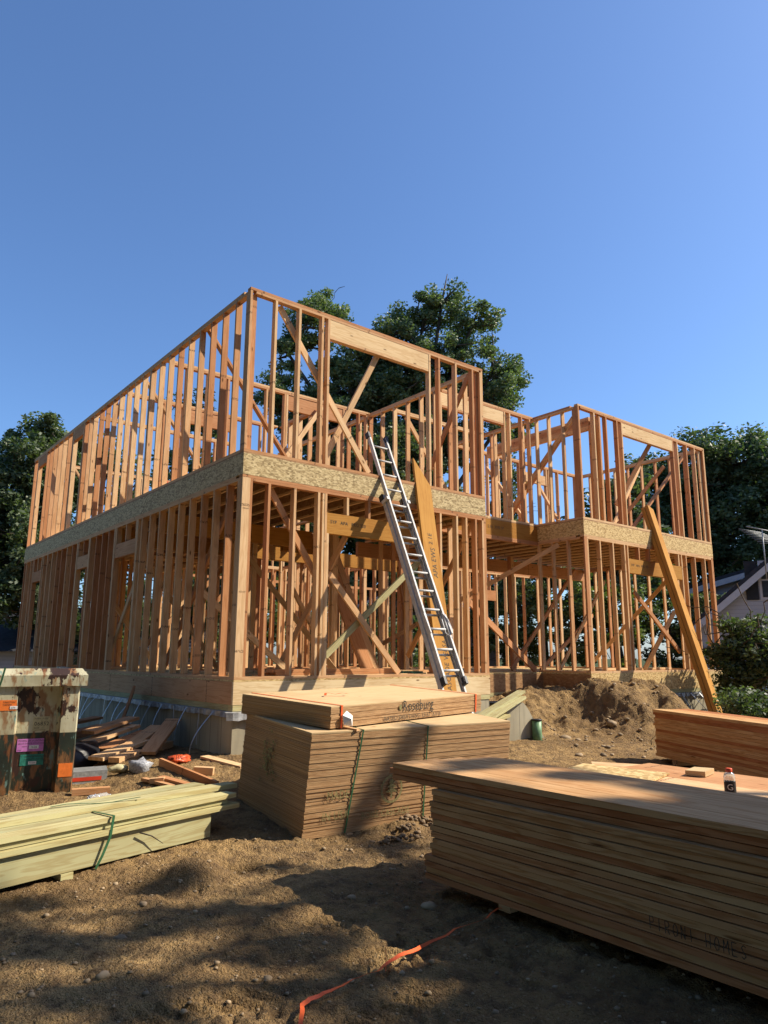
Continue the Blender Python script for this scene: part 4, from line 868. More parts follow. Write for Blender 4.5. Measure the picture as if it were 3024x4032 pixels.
for k in range(2):
    mb = MB(); q0 = [(.74 + .09 * k, -.04, .17), (.76 + .09 * k, -.045, .05), (.80 + .09 * k, -.04, -.12), (.83 + .09 * k, -.03, -.3)]
    ribbon(mb, [DO + da * a + dq * q_ + Vector((0, 0, z)) for a, q_, z in q0], .018, up=tuple(-dq)); mb.build('tie_strap', M['gstrap'], dm)
def sticker(a, z, w_, h, m, q_, rows, nm='sticker', rot=0):
    mb = MB(); mb.box(DO + da * a + dq * (q_ - .003) + Vector((0, 0, z)), da * -w_, dq * .002, Vector((0, 0, h))); s = mb.build(nm, M[m], dm)
    for tx, sz_, xo, zo, mt in rows: lettering(tx, sz_, DO + da * (a - xo) + dq * (q_ - .0045) + Vector((0, 0, z + zo)), -da, (0, 0, 1), M[mt], s)
    return s
sticker(.43, -.48, .16, .145, 'cream', .10, [('TOWN OF ISLIP', .018, .012, .12, 'ink'), ('06852', .055, .012, .055, 'ink'), ('2025', .026, .01, .022, 'ink'), ('WASTE CONTAINER', .012, .01, .006, 'ink')])
sticker(.56, -.68, .25, .125, 'pink', .10, [('TOWN OF HUNTINGTON', .024, .01, .098, 'ink'), ('SOLID WASTE CONTAINER', .020, .01, .072, 'ink'), ('PERMIT #', .014, .05, .045, 'ink'), ('2020', .017, .01, .01, 'ink')])
sticker(.445, -.655, .09, .035, 'white', .0965, [('1626', .03, .012, .007, 'ink')])
sticker(.52, -.82, .22, .11, 'teal', .10, [('OF HUNTINGTON', .022, .04, .08, 'ink'), ('WASTE CONTAINER', .018, .04, .055, 'ink')])
sticker(.44, -.81, .075, .03, 'white', .0965, [('77306', .024, .006, .007, 'ink')])
sticker(.155, -.94, .135, .135, 'orange', .0, [])
sticker(.80, -.26, .20, .105, 'orange', .0, [('TINGTON', .024, .07, .075, 'ink'), ('TAINER', .024, .07, .05, 'ink')])
sticker(.66, -.245, .07, .03, 'white', -.0035, [('674', .024, .012, .006, 'ink')])

# ---------------------------------------------------------------- scrap pile and litter beside the foundation
def hx(x, y): return H(x, y)
SC = [((-1.15, 1.3, .12), (-.45, 1.6, .22), .24, .04, 'wide scrap board lying flat low in the pile beside the foundation'), ((-1.2, 1.7, .32), (-.5, 2.0, .40), .24, .04, 'scrap plank on the upper part of the pile'),
 ((-1.25, 1.55, .22), (-.55, 1.8, .30), .24, .04, 'scrap plank second from the top of the pile'), ((-1.35, .85, .1), (-.65, 1.2, .14), .24, .04, 'scrap board with its edge facing the yard low in the pile'),
 ((-.75, .75, .04), (-.12, 1.5, .36), .20, .04, 'scrap board slanting up towards the foundation at the right of the pile'), ((-.95, 1.0, .06), (-.3, 1.6, .28), .20, .04, 'scrap board slanting beside another at the right of the pile'),
 ((-.5, 2.6, .1), (-.12, 3.1, .75), .20, .04, 'scrap board propped steeply against the foundation wall'), ((-1.2, 3.4, .3), (-.4, 3.8, .33), .20, .04, 'scrap plank far back near the dumpster corner'), ((-1.3, 3.0, .15), (-.5, 3.3, .2), .20, .1, 'thick scrap block far back in the pile'),
 ((-1.2, .65, .04), (-.8, .9, .05), .16, .06, 'small scrap piece at the front of the pile beside the clear bag'), ((-.45, 1.25, .03), (-.2, 1.5, .05), .2, .09, 'stubby scrap block against the foundation under a strap'),
 ((-.93, -.10, .05), (-.76, -1.20, .03), .038, .085, 'long narrow fir stick lying on the sand left of the plywood'), ((-1.1, -.55, .02), (-1.0, -1.2, .02), .085, .038, 'short stick crossing under the long fir stick'), ((-1.25, -.45, .03), (-1.12, -.95, .02), .06, .03, 'thin splintered stick left of the long fir stick'),
 ((-.72, -.55, .04), (-.55, -.68, .04), .09, .08, 'square cut block right of the long fir stick'), ((-1.24, -.62, .03), (-1.12, -.70, .03), .07, .05, 'small cut block beside the thin stick'), ((-.30, .1, .02), (-.10, -.55, .02), .13, .025, 'thin fir board lying flat near the foundation corner'), ((-1.95, -.35, .03), (-1.6, -.45, .03), .09, .06, 'small block lying in the shade next to the dumpster foot')]
for a, b, w_, th, lb in SC:
    mb = MB(); za, zb = hx(a[0], a[1]), hx(b[0], b[1]); mb.beam((a[0], a[1], za + a[2]), (b[0], b[1], zb + b[2]), th, w_, (0, 0, 1) if abs(b[2] - a[2]) < .5 else (1, 0, .2)); tag(mb.build('scrap_board', M['fir']), lb, 'scrap wood', 'scrap wood')
mb = MB(); blob(mb, (-1.55, 1.35, hx(-1.55, 1.35) + .12), .40, (1.4, 1.0, .6), .2, 1); tag(mb.build('trash_bag', M['blackbag']), 'black plastic sheet bag beside the dumpster under the scrap boards', 'bag')
mb = MB(); blob(mb, (-1.14, -.02, hx(-1.14, -.02) + .05), .12, (1.2, .9, .75), .3, 1); tag(mb.build('plastic_bag', M['bagplastic']), 'crumpled clear plastic bag on the sand in front of the scrap pile', 'bag')
mb = MB(); blob(mb, (-.66, .02, hx(-.66, .02) + .03), .095, (2.0, 1.1, .55), .33, 2); sn = mb.build('chip_bag', M['snack']); tag(sn, 'orange snack bag lying behind the long fir stick', 'bag')
lettering('Jst', .07, (-.75, -.11, hx(-.66, .02) + .05), (1, -.15, .1), (0, .15, 1), M['ink'], sn)
mb = MB(); blob(mb, (-1.32, .12, hx(-1.32, .12) + .05), .08, (1.3, .8, .6), .3, 1); tag(mb.build('paper_scrap', M['cream']), 'crumpled pale paper between the box and the clear bag', 'paper')
cb = empty('cardboard_box', (-1.62, .28, hx(-1.62, .28)), 'white carton with red print lying beside the dumpster', 'box')
mb = MB(); cz = hx(-1.62, .28); mb.box((-1.83, .15, cz), (.38, -.05, 0), (.09, .32, 0), (0, 0, .13)); mb.build('carton', M['zinc_shade_grey'], cb)  # white carton given a grey material that stands for its shade
mb = MB(); mb.box((-1.81, .145, cz + .03), (.3, -.04, 0), (0, -.002, 0), (0, 0, .04)); mb.build('print', M['redtarp'], cb)
mb = MB(); cz = hx(-1.82, -.84)
mb.tube([(-1.95 + .24 * f_, -.88 + .08 * f_, cz + .04) for f_ in (0, .05, .45, .8, .9, 1.0)], [.01, .034, .034, .034, .014, .013], 14); tag(mb.build('water_bottle', M['clear']), 'clear empty water bottle lying behind the treated lumber', 'bottle')
mb = MB(); cz = hx(2.6, -2.5); mb.tube([(2.5 + .22 * f_, -2.5 + .05 * f_, cz + .035) for f_ in (0, .05, .45, .8, .9, 1.0)], [.01, .03, .028, .03, .013, .012], 14); tag(mb.build('water_bottle', M['bagplastic']), 'crushed clear bottle on the sand below the dirt mound', 'bottle')

# ---------------------------------------------------------------- footing wall, pipe stub, treated boards by the mound
mb = MB(); prof = [(4.72, -1.3), (5.75, -1.3), (5.62, -1.02), (5.45, -.80), (5.32, -.66), (5.22, -.50), (5.12, -.42), (4.98, -.395), (4.72, -.39)]
vv = []; rows = [-.62, -.55, -.47, -.42]
for r_ in rows:
    for i_, (x, z) in enumerate(prof): vv.append((x - .35 + random.uniform(-.012, .012), r_, z + (random.uniform(-.02, .02) if 1 < i_ < 7 else 0)))
n_ = len(prof); ff = [(r_ * n_ + i_, r_ * n_ + (i_ + 1) % n_, (r_ + 1) * n_ + (i_ + 1) % n_, (r_ + 1) * n_ + i_) for r_ in range(3) for i_ in range(n_)]
mb.mesh(vv, ff + [tuple(range(n_))[::-1], tuple(range(3 * n_, 4 * n_))], smooth=False)
tag(mb.build('concrete_footing', M['concrete']), 'broken sloping end of a concrete wall beside the green pipe stub', 'wall')
ps_ = empty('pipe_stub', (4.95, -.78, -1.05), 'short green plastic pipe with a black cap standing in the dirt', 'pipe')
px, py = 4.97, -.70; z0 = H(px, py) - .05
mb = MB(); mb.tube([(px, py, z0 - .1), (px, py, -.69)], .075, 20); mb.build('pipe', M['pipe'], ps_)
mb = MB(); mb.tube([(px, py, -.689), (px, py, -.665)], .082, 20); mb.build('cap', M['black'], ps_)
for a, b, lb in (((3.5, -.85, -.56), (4.92, -.45, -.25), 'upper pale treated board resting on the broken wall, reaching furthest right'), ((3.5, -.98, -.60), (4.78, -.58, -.33), 'lower pale treated board beside another on the broken wall'), ((3.0, -1.05, -.72), (4.1, -.85, -.56), 'short treated board stub behind the plywood corner')):
    mb = MB(); mb.beam(a, b, .038, .14, (0, 0, 1)); tag(mb.build('treated_board', M['pt']), lb, 'board', 'treated lumber')
mb = MB()
for k in range(3): blob(mb, (5.3 + .25 * k, .5, H(5.3 + .25 * k, .5) + .04), .1, (2.2, .6, .3), .25, 1)
tag(mb.build('black_fabric', M['blackbag']), 'dark fabric sheet bunched in the recess at the wall foot', 'fabric')
for i_, (a, b) in enumerate((((5.5, .2), (6.0, .1)), ((6.5, -1.75), (6.55, -1.8)))):
    mb = MB(); mb.tube([(a[0], a[1], H(*a) + .02), ((a[0] + b[0]) / 2, (a[1] + b[1]) / 2 + .05, H(*a) + .08), (b[0], b[1], H(*b) + .05 + .12 * i_)], [.008, .006, .003], 6)
    tag(mb.build('twig', M['bark']), ('thin dead branch lying at the top left of the mound', 'short stick poking out of the mound slope')[i_], 'twig')

# ---------------------------------------------------------------- gate post at the right
gp = empty('metal_gate', (14.2, 1.0, -1.1), 'grey metal gate frame with mesh post at the right house corner', 'gate')
mb = MB(); mb.box((14.1, .9, -1.1), (0, 0, 1.15), (.1, 0, 0), (0, .1, 0)); mb.box((13.2, .92, -.02), (.9, 0, 0), (0, .05, 0), (0, 0, .06)); mb.build('post', M['zinc_shade_grey'], gp)
mb = MB(); mb.box((13.25, .95, -1.1), (.84, 0, 0), (0, .02, 0), (0, 0, 1.07)); mb.build('panel', M['shutter'], gp)

# ---------------------------------------------------------------- neighbour houses
def cray(px, py):
    v_ = cam.matrix_world.to_3x3() @ Vector(((px - 1512) / 2829.4, -(py - 2016) / 2829.4, -1)); return v_
def at(px, py, dist):
    v_ = cray(px, py); v_ = v_ / math.hypot(v_.x, v_.y); return cp + v_ * dist
fwd = Vector((math.sin(.6783), math.cos(.6783), 0)); rgt = Vector((fwd.y, -fwd.x, 0))
def gable(name, loc, lab, w_, d_, hw, hr_, yaw, wm, grp=None, win=None, oh=.25):
    e = empty(name, loc, lab, 'house', grp); R3 = Matrix.Rotation(yaw, 3, 'Z'); L = Vector(loc)
    def Q(x, y, z): return L + R3 @ Vector((x, y, z))
    mb = MB(); f = [Q(0, 0, 0), Q(w_, 0, 0), Q(w_, 0, hw), Q(w_ / 2, 0, hw + hr_), Q(0, 0, hw)]; bk = [p + R3 @ Vector((0, d_, 0)) for p in f]
    mb.face(f); mb.face(bk[::-1])
    for i_ in range(5):
        if i_ in (2, 3): continue
        a, b = f[i_], f[(i_ + 1) % 5]; a2, b2 = bk[i_], bk[(i_ + 1) % 5]; mb.face([b, a, a2, b2])
    mb.build('wall', M[wm], e)
    sl = Vector((w_ / 2, 0, hr_)).normalized(); 
    for sgn, nm in ((1, 'l'), (-1, 'r')):
        mb = MB(); dirv = Vector((w_ / 2 * sgn, 0, hr_)); st = Vector((0 if sgn > 0 else w_, -oh, hw)) - dirv * (oh / dirv.length); nr_ = Vector((-hr_ * sgn, 0, w_ / 2)).normalized()
        mb.box(Q(*(st + nr_ * .01)), R3 @ (dirv * (1 + oh / dirv.length)), R3 @ Vector((0, d_ + 2 * oh, 0)), R3 @ (nr_ * .12)); mb.build('roof', M['shingle'], e)
        mb = MB(); mb.box(Q(*(st - nr_ * .2 + Vector((0, -.03, 0)))), R3 @ (dirv * (1 + oh / dirv.length)), R3 @ Vector((0, .04, 0)), R3 @ (nr_ * .2)); mb.build('bargeboard', M['wtrim'], e)
    for x, z, ww, wh in (win or []):
        mb = MB(); mb.box(Q(x, -.02, z), R3 @ Vector((ww, 0, 0)), R3 @ Vector((0, .05, 0)), (0, 0, wh)); wn = mb.build('window', M['wtrim'], e)
        for a in range(2):
            for b in range(2):
                mb = MB(); mb.box(Q(x + .07 + a * (ww - .1) / 2, -.035, z + .08 + b * (wh - .1) / 2), R3 @ Vector(((ww - .1) / 2 - .04, 0, 0)), R3 @ Vector((0, .01, 0)), (0, 0, (wh - .1) / 2 - .06)); g_ = mb.build('pane', M['darkglass'], wn); g_.matrix_parent_inverse = wn.matrix_parent_inverse.copy(); g_.matrix_parent_inverse = Matrix()
        wn.matrix_parent_inverse = wn.matrix_parent_inverse
        for sx_ in (x - .42, x + ww + .04):
            mb = MB(); mb.box(Q(sx_, -.03, z), R3 @ Vector((.38, 0, 0)), R3 @ Vector((0, .03, 0)), (0, 0, wh)); mb.build('shutter', M['shutter'], e)
    return e, Q
# white neighbour at the right: its gable faces the camera
yaw_h = math.atan2(rgt.y, rgt.x) - .42; Rh = Matrix.Rotation(yaw_h, 3, 'Z')
def place_gable(px, py, dist, w_, hr_, d_, lab, wm, win=None):
    ap = at(px, py, dist); b_ = Vector((ap.x, ap.y, -1.2)) - Rh @ Vector((w_ / 2, 0, 0)); hw_ = ap.z + 1.2 - hr_; wl = []
    for wx_, wy_, ww, wh in (win or []):
        p_ = at(wx_, wy_, dist); q_ = Rh.transposed() @ (Vector((p_.x, p_.y, 0)) - Vector((b_.x, b_.y, 0))); wl.append((q_.x, p_.z + 1.2, ww, wh))
    return gable('neighbour_house', tuple(b_), lab, w_, d_, hw_, hr_, yaw_h, wm, 'neighbouring houses', wl)
place_gable(3045, 2200, 27, 5.0, 2.1, 6, 'white sided neighbouring house with black shutters at the right edge', 'siding', [(2996, 2362, .95, 1.3)])
place_gable(3040, 2225, 30, 6.4, .9, 5, 'lower pale wing of the white neighbouring house behind the shrubs', 'siding2')
mb_e = empty('tv_antenna', at(3015, 2200, 26), 'metal rod television antenna above the white neighbouring house', 'antenna')
ac = at(3000, 2085, 26); mb = MB(); mb.tube([ac, ac + Vector((0, 0, -1.6))], .02, 6); mb.build('mast', M['zinc_shade_grey'], mb_e)
mb = MB(); mb.tube([ac - rgt * .5 + Vector((0, 0, .1)), ac + rgt * .5 - Vector((0, 0, .1))], .018, 6)
for k in range(9):
    c = ac + rgt * (-.3 + .08 * k) + Vector((0, 0, .05 - .02 * k)); mb.tube([c - rgt * .45 + Vector((0, 0, -.03 - .04 * k)), c + rgt * .45 + Vector((0, 0, -.1 - .02 * k)) + fwd * .3], .009, 5)
mb.build('rods', M['zinc_shade_grey'], mb_e)
# dark roofed neighbour at the left
lp = at(-260, 2640, 27); yl = math.atan2(rgt.y, rgt.x) + .15; Rl = Matrix.Rotation(yl, 3, 'Z')
e = empty('neighbour_house', tuple(lp), 'dark low roofed neighbouring house with a brick chimney at the left edge', 'house', 'neighbouring houses')
mb = MB(); mb.box((lp.x, lp.y, -1.3), Rl @ Vector((9, 0, 0)), Rl @ Vector((0, 6, 0)), (0, 0, 1.7)); mb.build('wall', M['siding2'], e)
mb = MB(); q0 = [Vector((lp.x, lp.y, .4)) + Rl @ Vector(p) for p in ((-.3, -.4, 0), (9.3, -.4, 0), (9.3, 3, 1.6), (-.3, 3, 1.6), (-.3, 6.4, 0), (9.3, 6.4, 0))]
mb.face([q0[0], q0[1], q0[2], q0[3]]); mb.face([q0[3], q0[2], q0[5], q0[4]]); mb.face([q0[0], q0[3], q0[4]]); mb.face([q0[1], q0[5], q0[2]]); rf = mb.build('roof', M['shingle'], e)
mb = MB(); ch = at(150, 2500, 29); mb.box((ch.x, ch.y, .9), Rl @ Vector((.7, 0, 0)), Rl @ Vector((0, .6, 0)), (0, 0, 1.95)); mb.build('chimney', M['brick'], rf)
# pale house seen through the framing
tp = at(1180, 2660, 30); gable('neighbour_house', (tp.x, tp.y, -1.2), 'pale sided house seen through the framing behind the left block', 8, 6, 2.6, 1.6, math.atan2(rgt.y, rgt.x) - .1, 'siding2', 'neighbouring houses')

# ---------------------------------------------------------------- trees
def leafmesh(cl, n_per, lsz, flat=.6, seed=1):
    """cl: (x,y,z,r) leaf clusters -> one mesh's arrays"""
    rg = np.random.default_rng(seed); cl = np.array(cl); k = len(cl); n_ = k * n_per
    c = np.repeat(cl, n_per, 0); d = rg.normal(size=(n_, 3)); d /= np.linalg.norm(d, axis=1)[:, None]
    rr = rg.random(n_) ** .45; pos = c[:, :3] + d * (c[:, 3] * rr)[:, None] * np.array([1, 1, .72])
    a = rg.normal(size=(n_, 3)); a[:, 2] *= .5; a /= np.linalg.norm(a, axis=1)[:, None]; b = np.cross(a, d + rg.normal(size=(n_, 3)) * .6); b /= np.linalg.norm(b, axis=1)[:, None]
    s = lsz * (.6 + .8 * rg.random(n_)); a *= s[:, None]; b *= (s * flat)[:, None]
    v = np.stack([pos - a, pos + b * .9 - a * .1, pos + a, pos - b * .9 - a * .1], 1)
    shade = np.clip(.5 + .35 * rg.normal(size=k), 0, 1); t = np.clip(np.repeat(shade, n_per) + .2 * rg.normal(size=n_), 0, 1)
    return v.reshape(-1, 3), t
def leafobj(name, v, t, m, parent):
    n_ = len(v) // 4; me = bpy.data.meshes.new(name); me.vertices.add(len(v)); me.vertices.foreach_set('co', v.astype('f').ravel())
    me.loops.add(len(v)); me.polygons.add(n_); me.loops.foreach_set('vertex_index', np.arange(len(v))); me.polygons.foreach_set('loop_start', np.arange(0, len(v), 4)); me.polygons.foreach_set('loop_total', np.full(n_, 4)); me.update()
    ca = me.color_attributes.new('tint', 'FLOAT_COLOR', 'CORNER'); q_ = np.repeat(t, 4); ca.data.foreach_set('color', np.stack([q_, q_, q_, q_ * 0 + 1], -1).astype('f').ravel())
    me.materials.append(m); o = bpy.data.objects.new(name, me); COL.objects.link(o)
    o.parent = parent; o.matrix_parent_inverse = Matrix.Translation(parent.location).inverted(); return o
def tree(name, base, lobes, lab, cat, m, ncl, n_per, lsz, tr=.35, grp=None, crad=.7, seed=1, twigs=0, keep=None, extra=()):
    """lobes: (x,y,z,rx,ry,rz) ellipsoids; clusters sit mostly in their shells"""
    rn = random.Random(seed); e = empty(name, base, lab, cat, grp); base = Vector(base); cl = []; w_ = [l[3] * l[4] * l[5] for l in lobes]
    while len(cl) < ncl:
        l = rn.choices(lobes, w_)[0]; d = Vector([rn.gauss(0, 1) for _ in range(3)]).normalized(); r = rn.random() ** .33 * (.8 + .3 * rn.random())
        p = (l[0] + d.x * l[3] * r, l[1] + d.y * l[4] * r, l[2] + d.z * l[5] * r)
        if p[2] < base.z + .3: continue
        if keep and not keep(Vector(p)): continue
        cl.append((*p, crad * rn.uniform(.55, 1.15)))
    cl += list(extra)
    v, t_ = leafmesh(cl, n_per, lsz, seed=seed); leafobj('crown', v, t_, M[m], e)
    mb = MB(); ctr = Vector((sum(l[0] * q_ for l, q_ in zip(lobes, w_)), sum(l[1] * q_ for l, q_ in zip(lobes, w_)), sum(l[2] * q_ for l, q_ in zip(lobes, w_)))) / sum(w_)
    hz = ctr.z - base.z; tp_ = base + (ctr - base) * 1.005
    pts = [base + Vector((0, 0, -.4)), base + (ctr - base) * .25 + Vector((rn.uniform(-.2, .2), 0, 0)), base + (ctr - base) * .6, ctr, tp_]; mb.tube(pts, [tr * 1.35, tr, tr * .7, tr * .3, tr * .1], 10)
    nodes = []
    for l in lobes:
        c = Vector(l[:3]); st = base + (ctr - base) * rn.uniform(.4, .7); mid = (st + c) / 2 + Vector((rn.uniform(-.3, .3), rn.uniform(-.3, .3), -.1 * hz * .3)); mb.tube([st, mid, c, c + (c - st) * .12], [tr * .45, tr * .3, tr * .16, tr * .04], 7); nodes += [st, mid, c]
    nodes += [ctr, base + (ctr - base) * .8]
    for c in rn.sample(cl, min(len(cl), int(len(cl) * .75))):
        c = Vector(c[:3]); s = min(nodes, key=lambda q_: (q_ - c).length + (2 if q_.z > c.z else 0)); mid = s.lerp(c, .5) + Vector((rn.uniform(-.25, .25), rn.uniform(-.25, .25), rn.uniform(-.3, .05)))
        mb.tube([s, mid, c], [tr * .16, tr * .1, .012], 5, cap=False); 
        if rn.random() < .25: nodes.append(mid)
    for k in range(twigs):
        l = rn.choice(lobes); c = Vector(l[:3]); d = Vector((rn.gauss(0, 1), rn.gauss(0, 1), rn.gauss(0, .6))).normalized(); p = c + Vector((d.x * l[3], d.y * l[4], d.z * l[5])) * .8; q_ = p
        for j in range(4): q2 = q_ + (d + Vector((rn.gauss(0, .5), rn.gauss(0, .5), rn.gauss(0, .4)))).normalized() * .28; mb.tube([q_, q2], [.014, .009], 4, cap=False); q_ = q2
    mb.build('trunk', M['bark'], e); return e
def lobe(px, py, dist, rx, rz, ry=None): 
    p = at(px, py, dist); k = dist / 2829.4 * 1.02; return (p.x, p.y, p.z, rx * k, (ry or rx) * k, rz * k)
def gb(px, dist, z=-1.2): p = at(px, 2600, dist); return (p.x, p.y, z)
D0 = 30
tree('oak_tree', gb(1560, D0), [lobe(1250, 1270, D0, 130, 150), lobe(1090, 1540, D0, 90, 130), lobe(1140, 1400, D0, 90, 90), lobe(1370, 1480, D0, 130, 150), lobe(1250, 1650, D0, 180, 140), lobe(1600, 1330, D0, 140, 130), lobe(1460, 1400, D0, 100, 110), lobe(1740, 1190, D0, 110, 100), lobe(1860, 1280, D0, 110, 120), lobe(1930, 1480, D0, 140, 140), lobe(1720, 1480, D0, 190, 160), lobe(1530, 1560, D0, 150, 160), lobe(1990, 1640, D0, 110, 100), lobe(1700, 1720, D0, 200, 120), lobe(1480, 1850, D0, 330, 150)],
     'tall spreading oak rising behind the left block of the frame', 'tree', 'oak', 950, 200, .075, .40, 'trees behind the house', .52, 11, 24)
D0 = 26
tree('oak_tree', gb(250, D0), [lobe(200, 1830, D0, 200, 170), lobe(60, 1960, D0, 150, 150), lobe(420, 1870, D0, 130, 150), lobe(150, 2150, D0, 260, 180), lobe(520, 1980, D0, 120, 120), lobe(-120, 2050, D0, 160, 200), lobe(40, 2330, D0, 200, 110)],
     'broad oak with gaps of sky at the left edge behind the frame', 'tree', 'dark', 470, 180, .07, .32, 'trees behind the house', .46, 12)
tree('oak_tree', gb(700, 32), [lobe(760, 2000, 32, 160, 250), lobe(620, 2200, 32, 200, 200), lobe(900, 2150, 32, 200, 220), lobe(770, 1700, 32, 120, 160)], 'slender dark tree seen between the studs of the long left wall', 'tree', 'dark', 170, 130, .11, .25, 'trees behind the house', .65, 13)
D0 = 38
tree('oak_tree', gb(2840, D0), [lobe(2850, 1850, D0, 200, 160), lobe(2700, 2000, D0, 200, 220), lobe(2950, 2080, D0, 200, 230), lobe(2560, 1900, D0, 120, 130), lobe(3080, 1950, D0, 180, 200), lobe(2760, 2250, D0, 200, 150)],
     'large dark oak behind the right wing and the white neighbouring house', 'tree', 'dark', 460, 200, .10, .5, 'trees behind the house', .75, 14)
tree('oak_tree', gb(2440, 30), [lobe(2470, 2050, 30, 150, 200), lobe(2350, 2200, 30, 170, 190), lobe(2200, 2180, 30, 150, 120)], 'mid height tree showing through the right wing framing', 'tree', 'dark', 140, 150, .11, .25, 'trees behind the house', .6, 15)
tree('oak_tree', gb(1400, 36), [lobe(1050, 2120, 36, 160, 160), lobe(1250, 2080, 36, 170, 150), lobe(1500, 2100, 36, 190, 170), lobe(1750, 2060, 36, 180, 190), lobe(1900, 2250, 36, 150, 170), lobe(1600, 2300, 36, 250, 150), lobe(1200, 2300, 36, 200, 150)], 'wide dark tree filling the view through the ground floor framing', 'tree', 'dark', 420, 110, .13, .4, 'trees behind the house', .7, 17)
tree('spruce_tree', gb(1990, 34), [lobe(1990, 1900, 34, 60, 160), lobe(1990, 2050, 34, 80, 160), lobe(1990, 1720, 34, 35, 100)], 'narrow thin evergreen showing in the recess between the two blocks', 'tree', 'dark', 46, 90, .09, .12, 'trees behind the house', .5, 16, 50)
SH = [(800, 19, 2560, 150, 150, 'low dark bush behind the left corner posts'), (1500, 19, 2560, 200, 140, 'low bush filling the view through the wide opening'), (2150, 24, 2300, 200, 200, 'tall bush far behind the recess'), (460, 19, 2500, 150, 200, 'low dark bush behind the long left wall'), (60, 22, 2500, 130, 170, 'dense shrub in the dark corner left of the long wall'), (330, 20, 2420, 170, 230, 'tall shrub behind the far end of the left wall'), (640, 20, 2440, 190, 250, 'leafy shrub mass behind the middle of the left wall'), (980, 20, 2400, 190, 260, 'dark bush behind the front corner posts'),
      (1330, 22, 2420, 190, 230, 'bush seen through the wide front opening'), (1680, 22, 2400, 190, 240, 'bush behind the ladder'), (2020, 21, 2420, 180, 250, 'dense green bush behind the recess'), (2330, 20, 2400, 190, 270, 'dense green bush behind the right wing corner'), (2640, 21, 2400, 180, 260, 'dark bush behind the right wing opening')]
for px, ds, py, rx, rz, lb in SH:
    ds += 7
    tree('shrub', gb(px, ds, -1.1), [lobe(px, py, ds, rx, rz * .8), lobe(px + rx * .5, py + 100, ds, rx * .7, rz * .6), lobe(px - rx * .5, py + 60, ds, rx * .7, rz * .7)], lb, 'bush', 'shrub' if px in (2020, 2330, 640) else 'dark', 75, 150, .075, .08, 'bushes behind the house', .45, 30 + px)
tree('shrub', gb(2950, 17.5, -1.1), [lobe(2880, 2440, 17.5, 50, 110), lobe(2910, 2600, 17.5, 90, 110), lobe(3020, 2600, 17.5, 90, 120), lobe(2960, 2480, 17.5, 50, 80), lobe(2850, 2660, 17.5, 50, 90), lobe(2960, 2740, 17.5, 110, 80)], 'tall loose shrub in front of the white neighbouring house', 'bush', 'dark', 130, 95, .05, .05, 'bushes behind the house', .30, 51, 30)
tree('shrub', gb(2960, 13.0, -1.1), [lobe(2960, 2790, 13, 120, 70)], 'low feathery bush right of the metal gate', 'bush', 'dark', 26, 130, .035, .03, 'bushes behind the house', .25, 52)

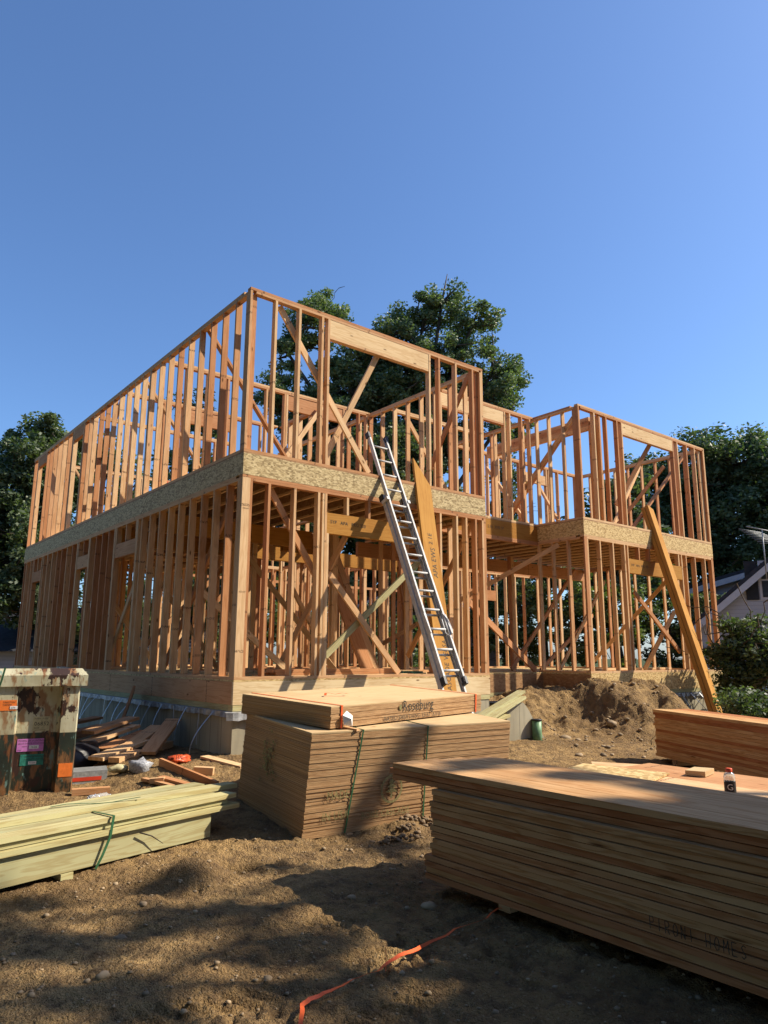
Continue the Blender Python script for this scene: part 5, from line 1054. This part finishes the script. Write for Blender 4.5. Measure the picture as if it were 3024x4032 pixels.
# unseen tree at the right, crown thinned over chosen spots to dapple the yard
LIT = [(-1.7, -5.35, .75, .42), (-2.7, -4.55, .35, .2), (-3.4, -4.2, .4, .25), (-2.9, -5.5, .4, .2), (-1.35, -4.25, .5, .3), (-.2, -5.1, .35, .5), (-2.9, -4.0, .5, .30), (-2.1, -4.35, .55, .35), (-1.5, -3.9, .55, .4), (-.6, -3.55, .8, .4), (-3.3, -4.9, .3, .2), (-2.2, -5.25, .5, .22), (-1.5, -5.5, .35, .2), (-2.75, -5.1, .2, .15), (-.5, -4.2, .35, .2), (-2.4, -3.0, .45, .3), (.3, -3.2, .8, .4), (1.2, -5.2, 1.4, 1.2), (-1.0, -4.0, .4, .3)]
def shade_ok(p):
    s = (p.z + 1.15) / SUN.z; gx_, gy_ = p.x - SUN.x * s, p.y - SUN.y * s
    if gy_ > -3.35 + .25 * (gx_ < -2): return False
    if gx_ > .6 and gy_ > -6.4: return False
    for a, b, ra, rb in LIT:
        if ((gx_ - a) / (ra + .2)) ** 2 + ((gy_ - b) / (rb + .2)) ** 2 < 1: return (math.sin(p.x * 7.1) + math.sin(p.y * 9.3 + p.z * 5)) > 1.45
    return True
def lb3(gx_, gy_, tt, r): p = Vector((gx_, gy_, -1.15)) + SUN * tt; return (p.x, p.y, p.z, r, r, r * .8)
TT = 20
limb = [(*(Vector((.35 - .75 * t, -3.02, -.38 - .85 * t)) + SUN * (TT + random.uniform(-.5, .5))), .12) for t in [i / 7 for i in range(8)]]
tree('unseen_tree', (13.5, -15.5, -1.2), [lb3(-1.5, -6, TT, 3.2), lb3(-4.5, -5.4, TT, 2.8), lb3(1.0, -8, TT, 3.0), lb3(-2.8, -4.8, TT - 2, 2.2), lb3(-.3, -4.8, TT - 1, 1.5)], 'large leafy tree standing outside the view and shading the yard', 'tree', 'oak', 560, 60, .10, .4, None, .27, 90, keep=shade_ok, extra=limb)
for bx, by, cz, rr, lb, sd_ in ((-12, 3, 5.5, 4, 'unseen broad tree added far left to block sky light from the house', 91), (-12.5, -5, 6, 4.3, 'unseen broad tree added left of the yard to block sky light', 93), (-11.5, -13, 6.5, 4.5, 'unseen leafy tree added left behind the camera to block sky light', 94), (-3, -18, 7, 5, 'unseen leafy tree added straight behind the camera to block sky light', 92), (6, -20, 7, 4.5, 'unseen leafy tree added right behind the camera to block sky light', 95)):  # unseen trees added to hold back sky light and deepen the shade
    tree('unseen_tree', (bx, by, -1.2), [(bx, by, cz, rr, rr, rr), (bx + .5, by - 1, cz - 3, rr * .9, rr * .9, rr * .7), (bx, by + 1, cz + 3, rr * .8, rr * .8, rr * .7)], lb, 'tree', 'oak', 420, 60, .34, .4, None, 1.0, sd_)
tree('unseen_tree', (-7.5, -11.5, -1.2), [(-5.2, -10.5, 7.5, 3.2, 3.2, 1.6), (-7.5, -8.5, 7, 3, 3, 1.6), (-6, -12, 6.5, 3, 3, 2)], 'unseen tree added so its crown blocks sky light over the camera', 'tree', 'oak', 260, 60, .22, .3, None, .7, 96)  # added overhead, out of view, to darken the foreground
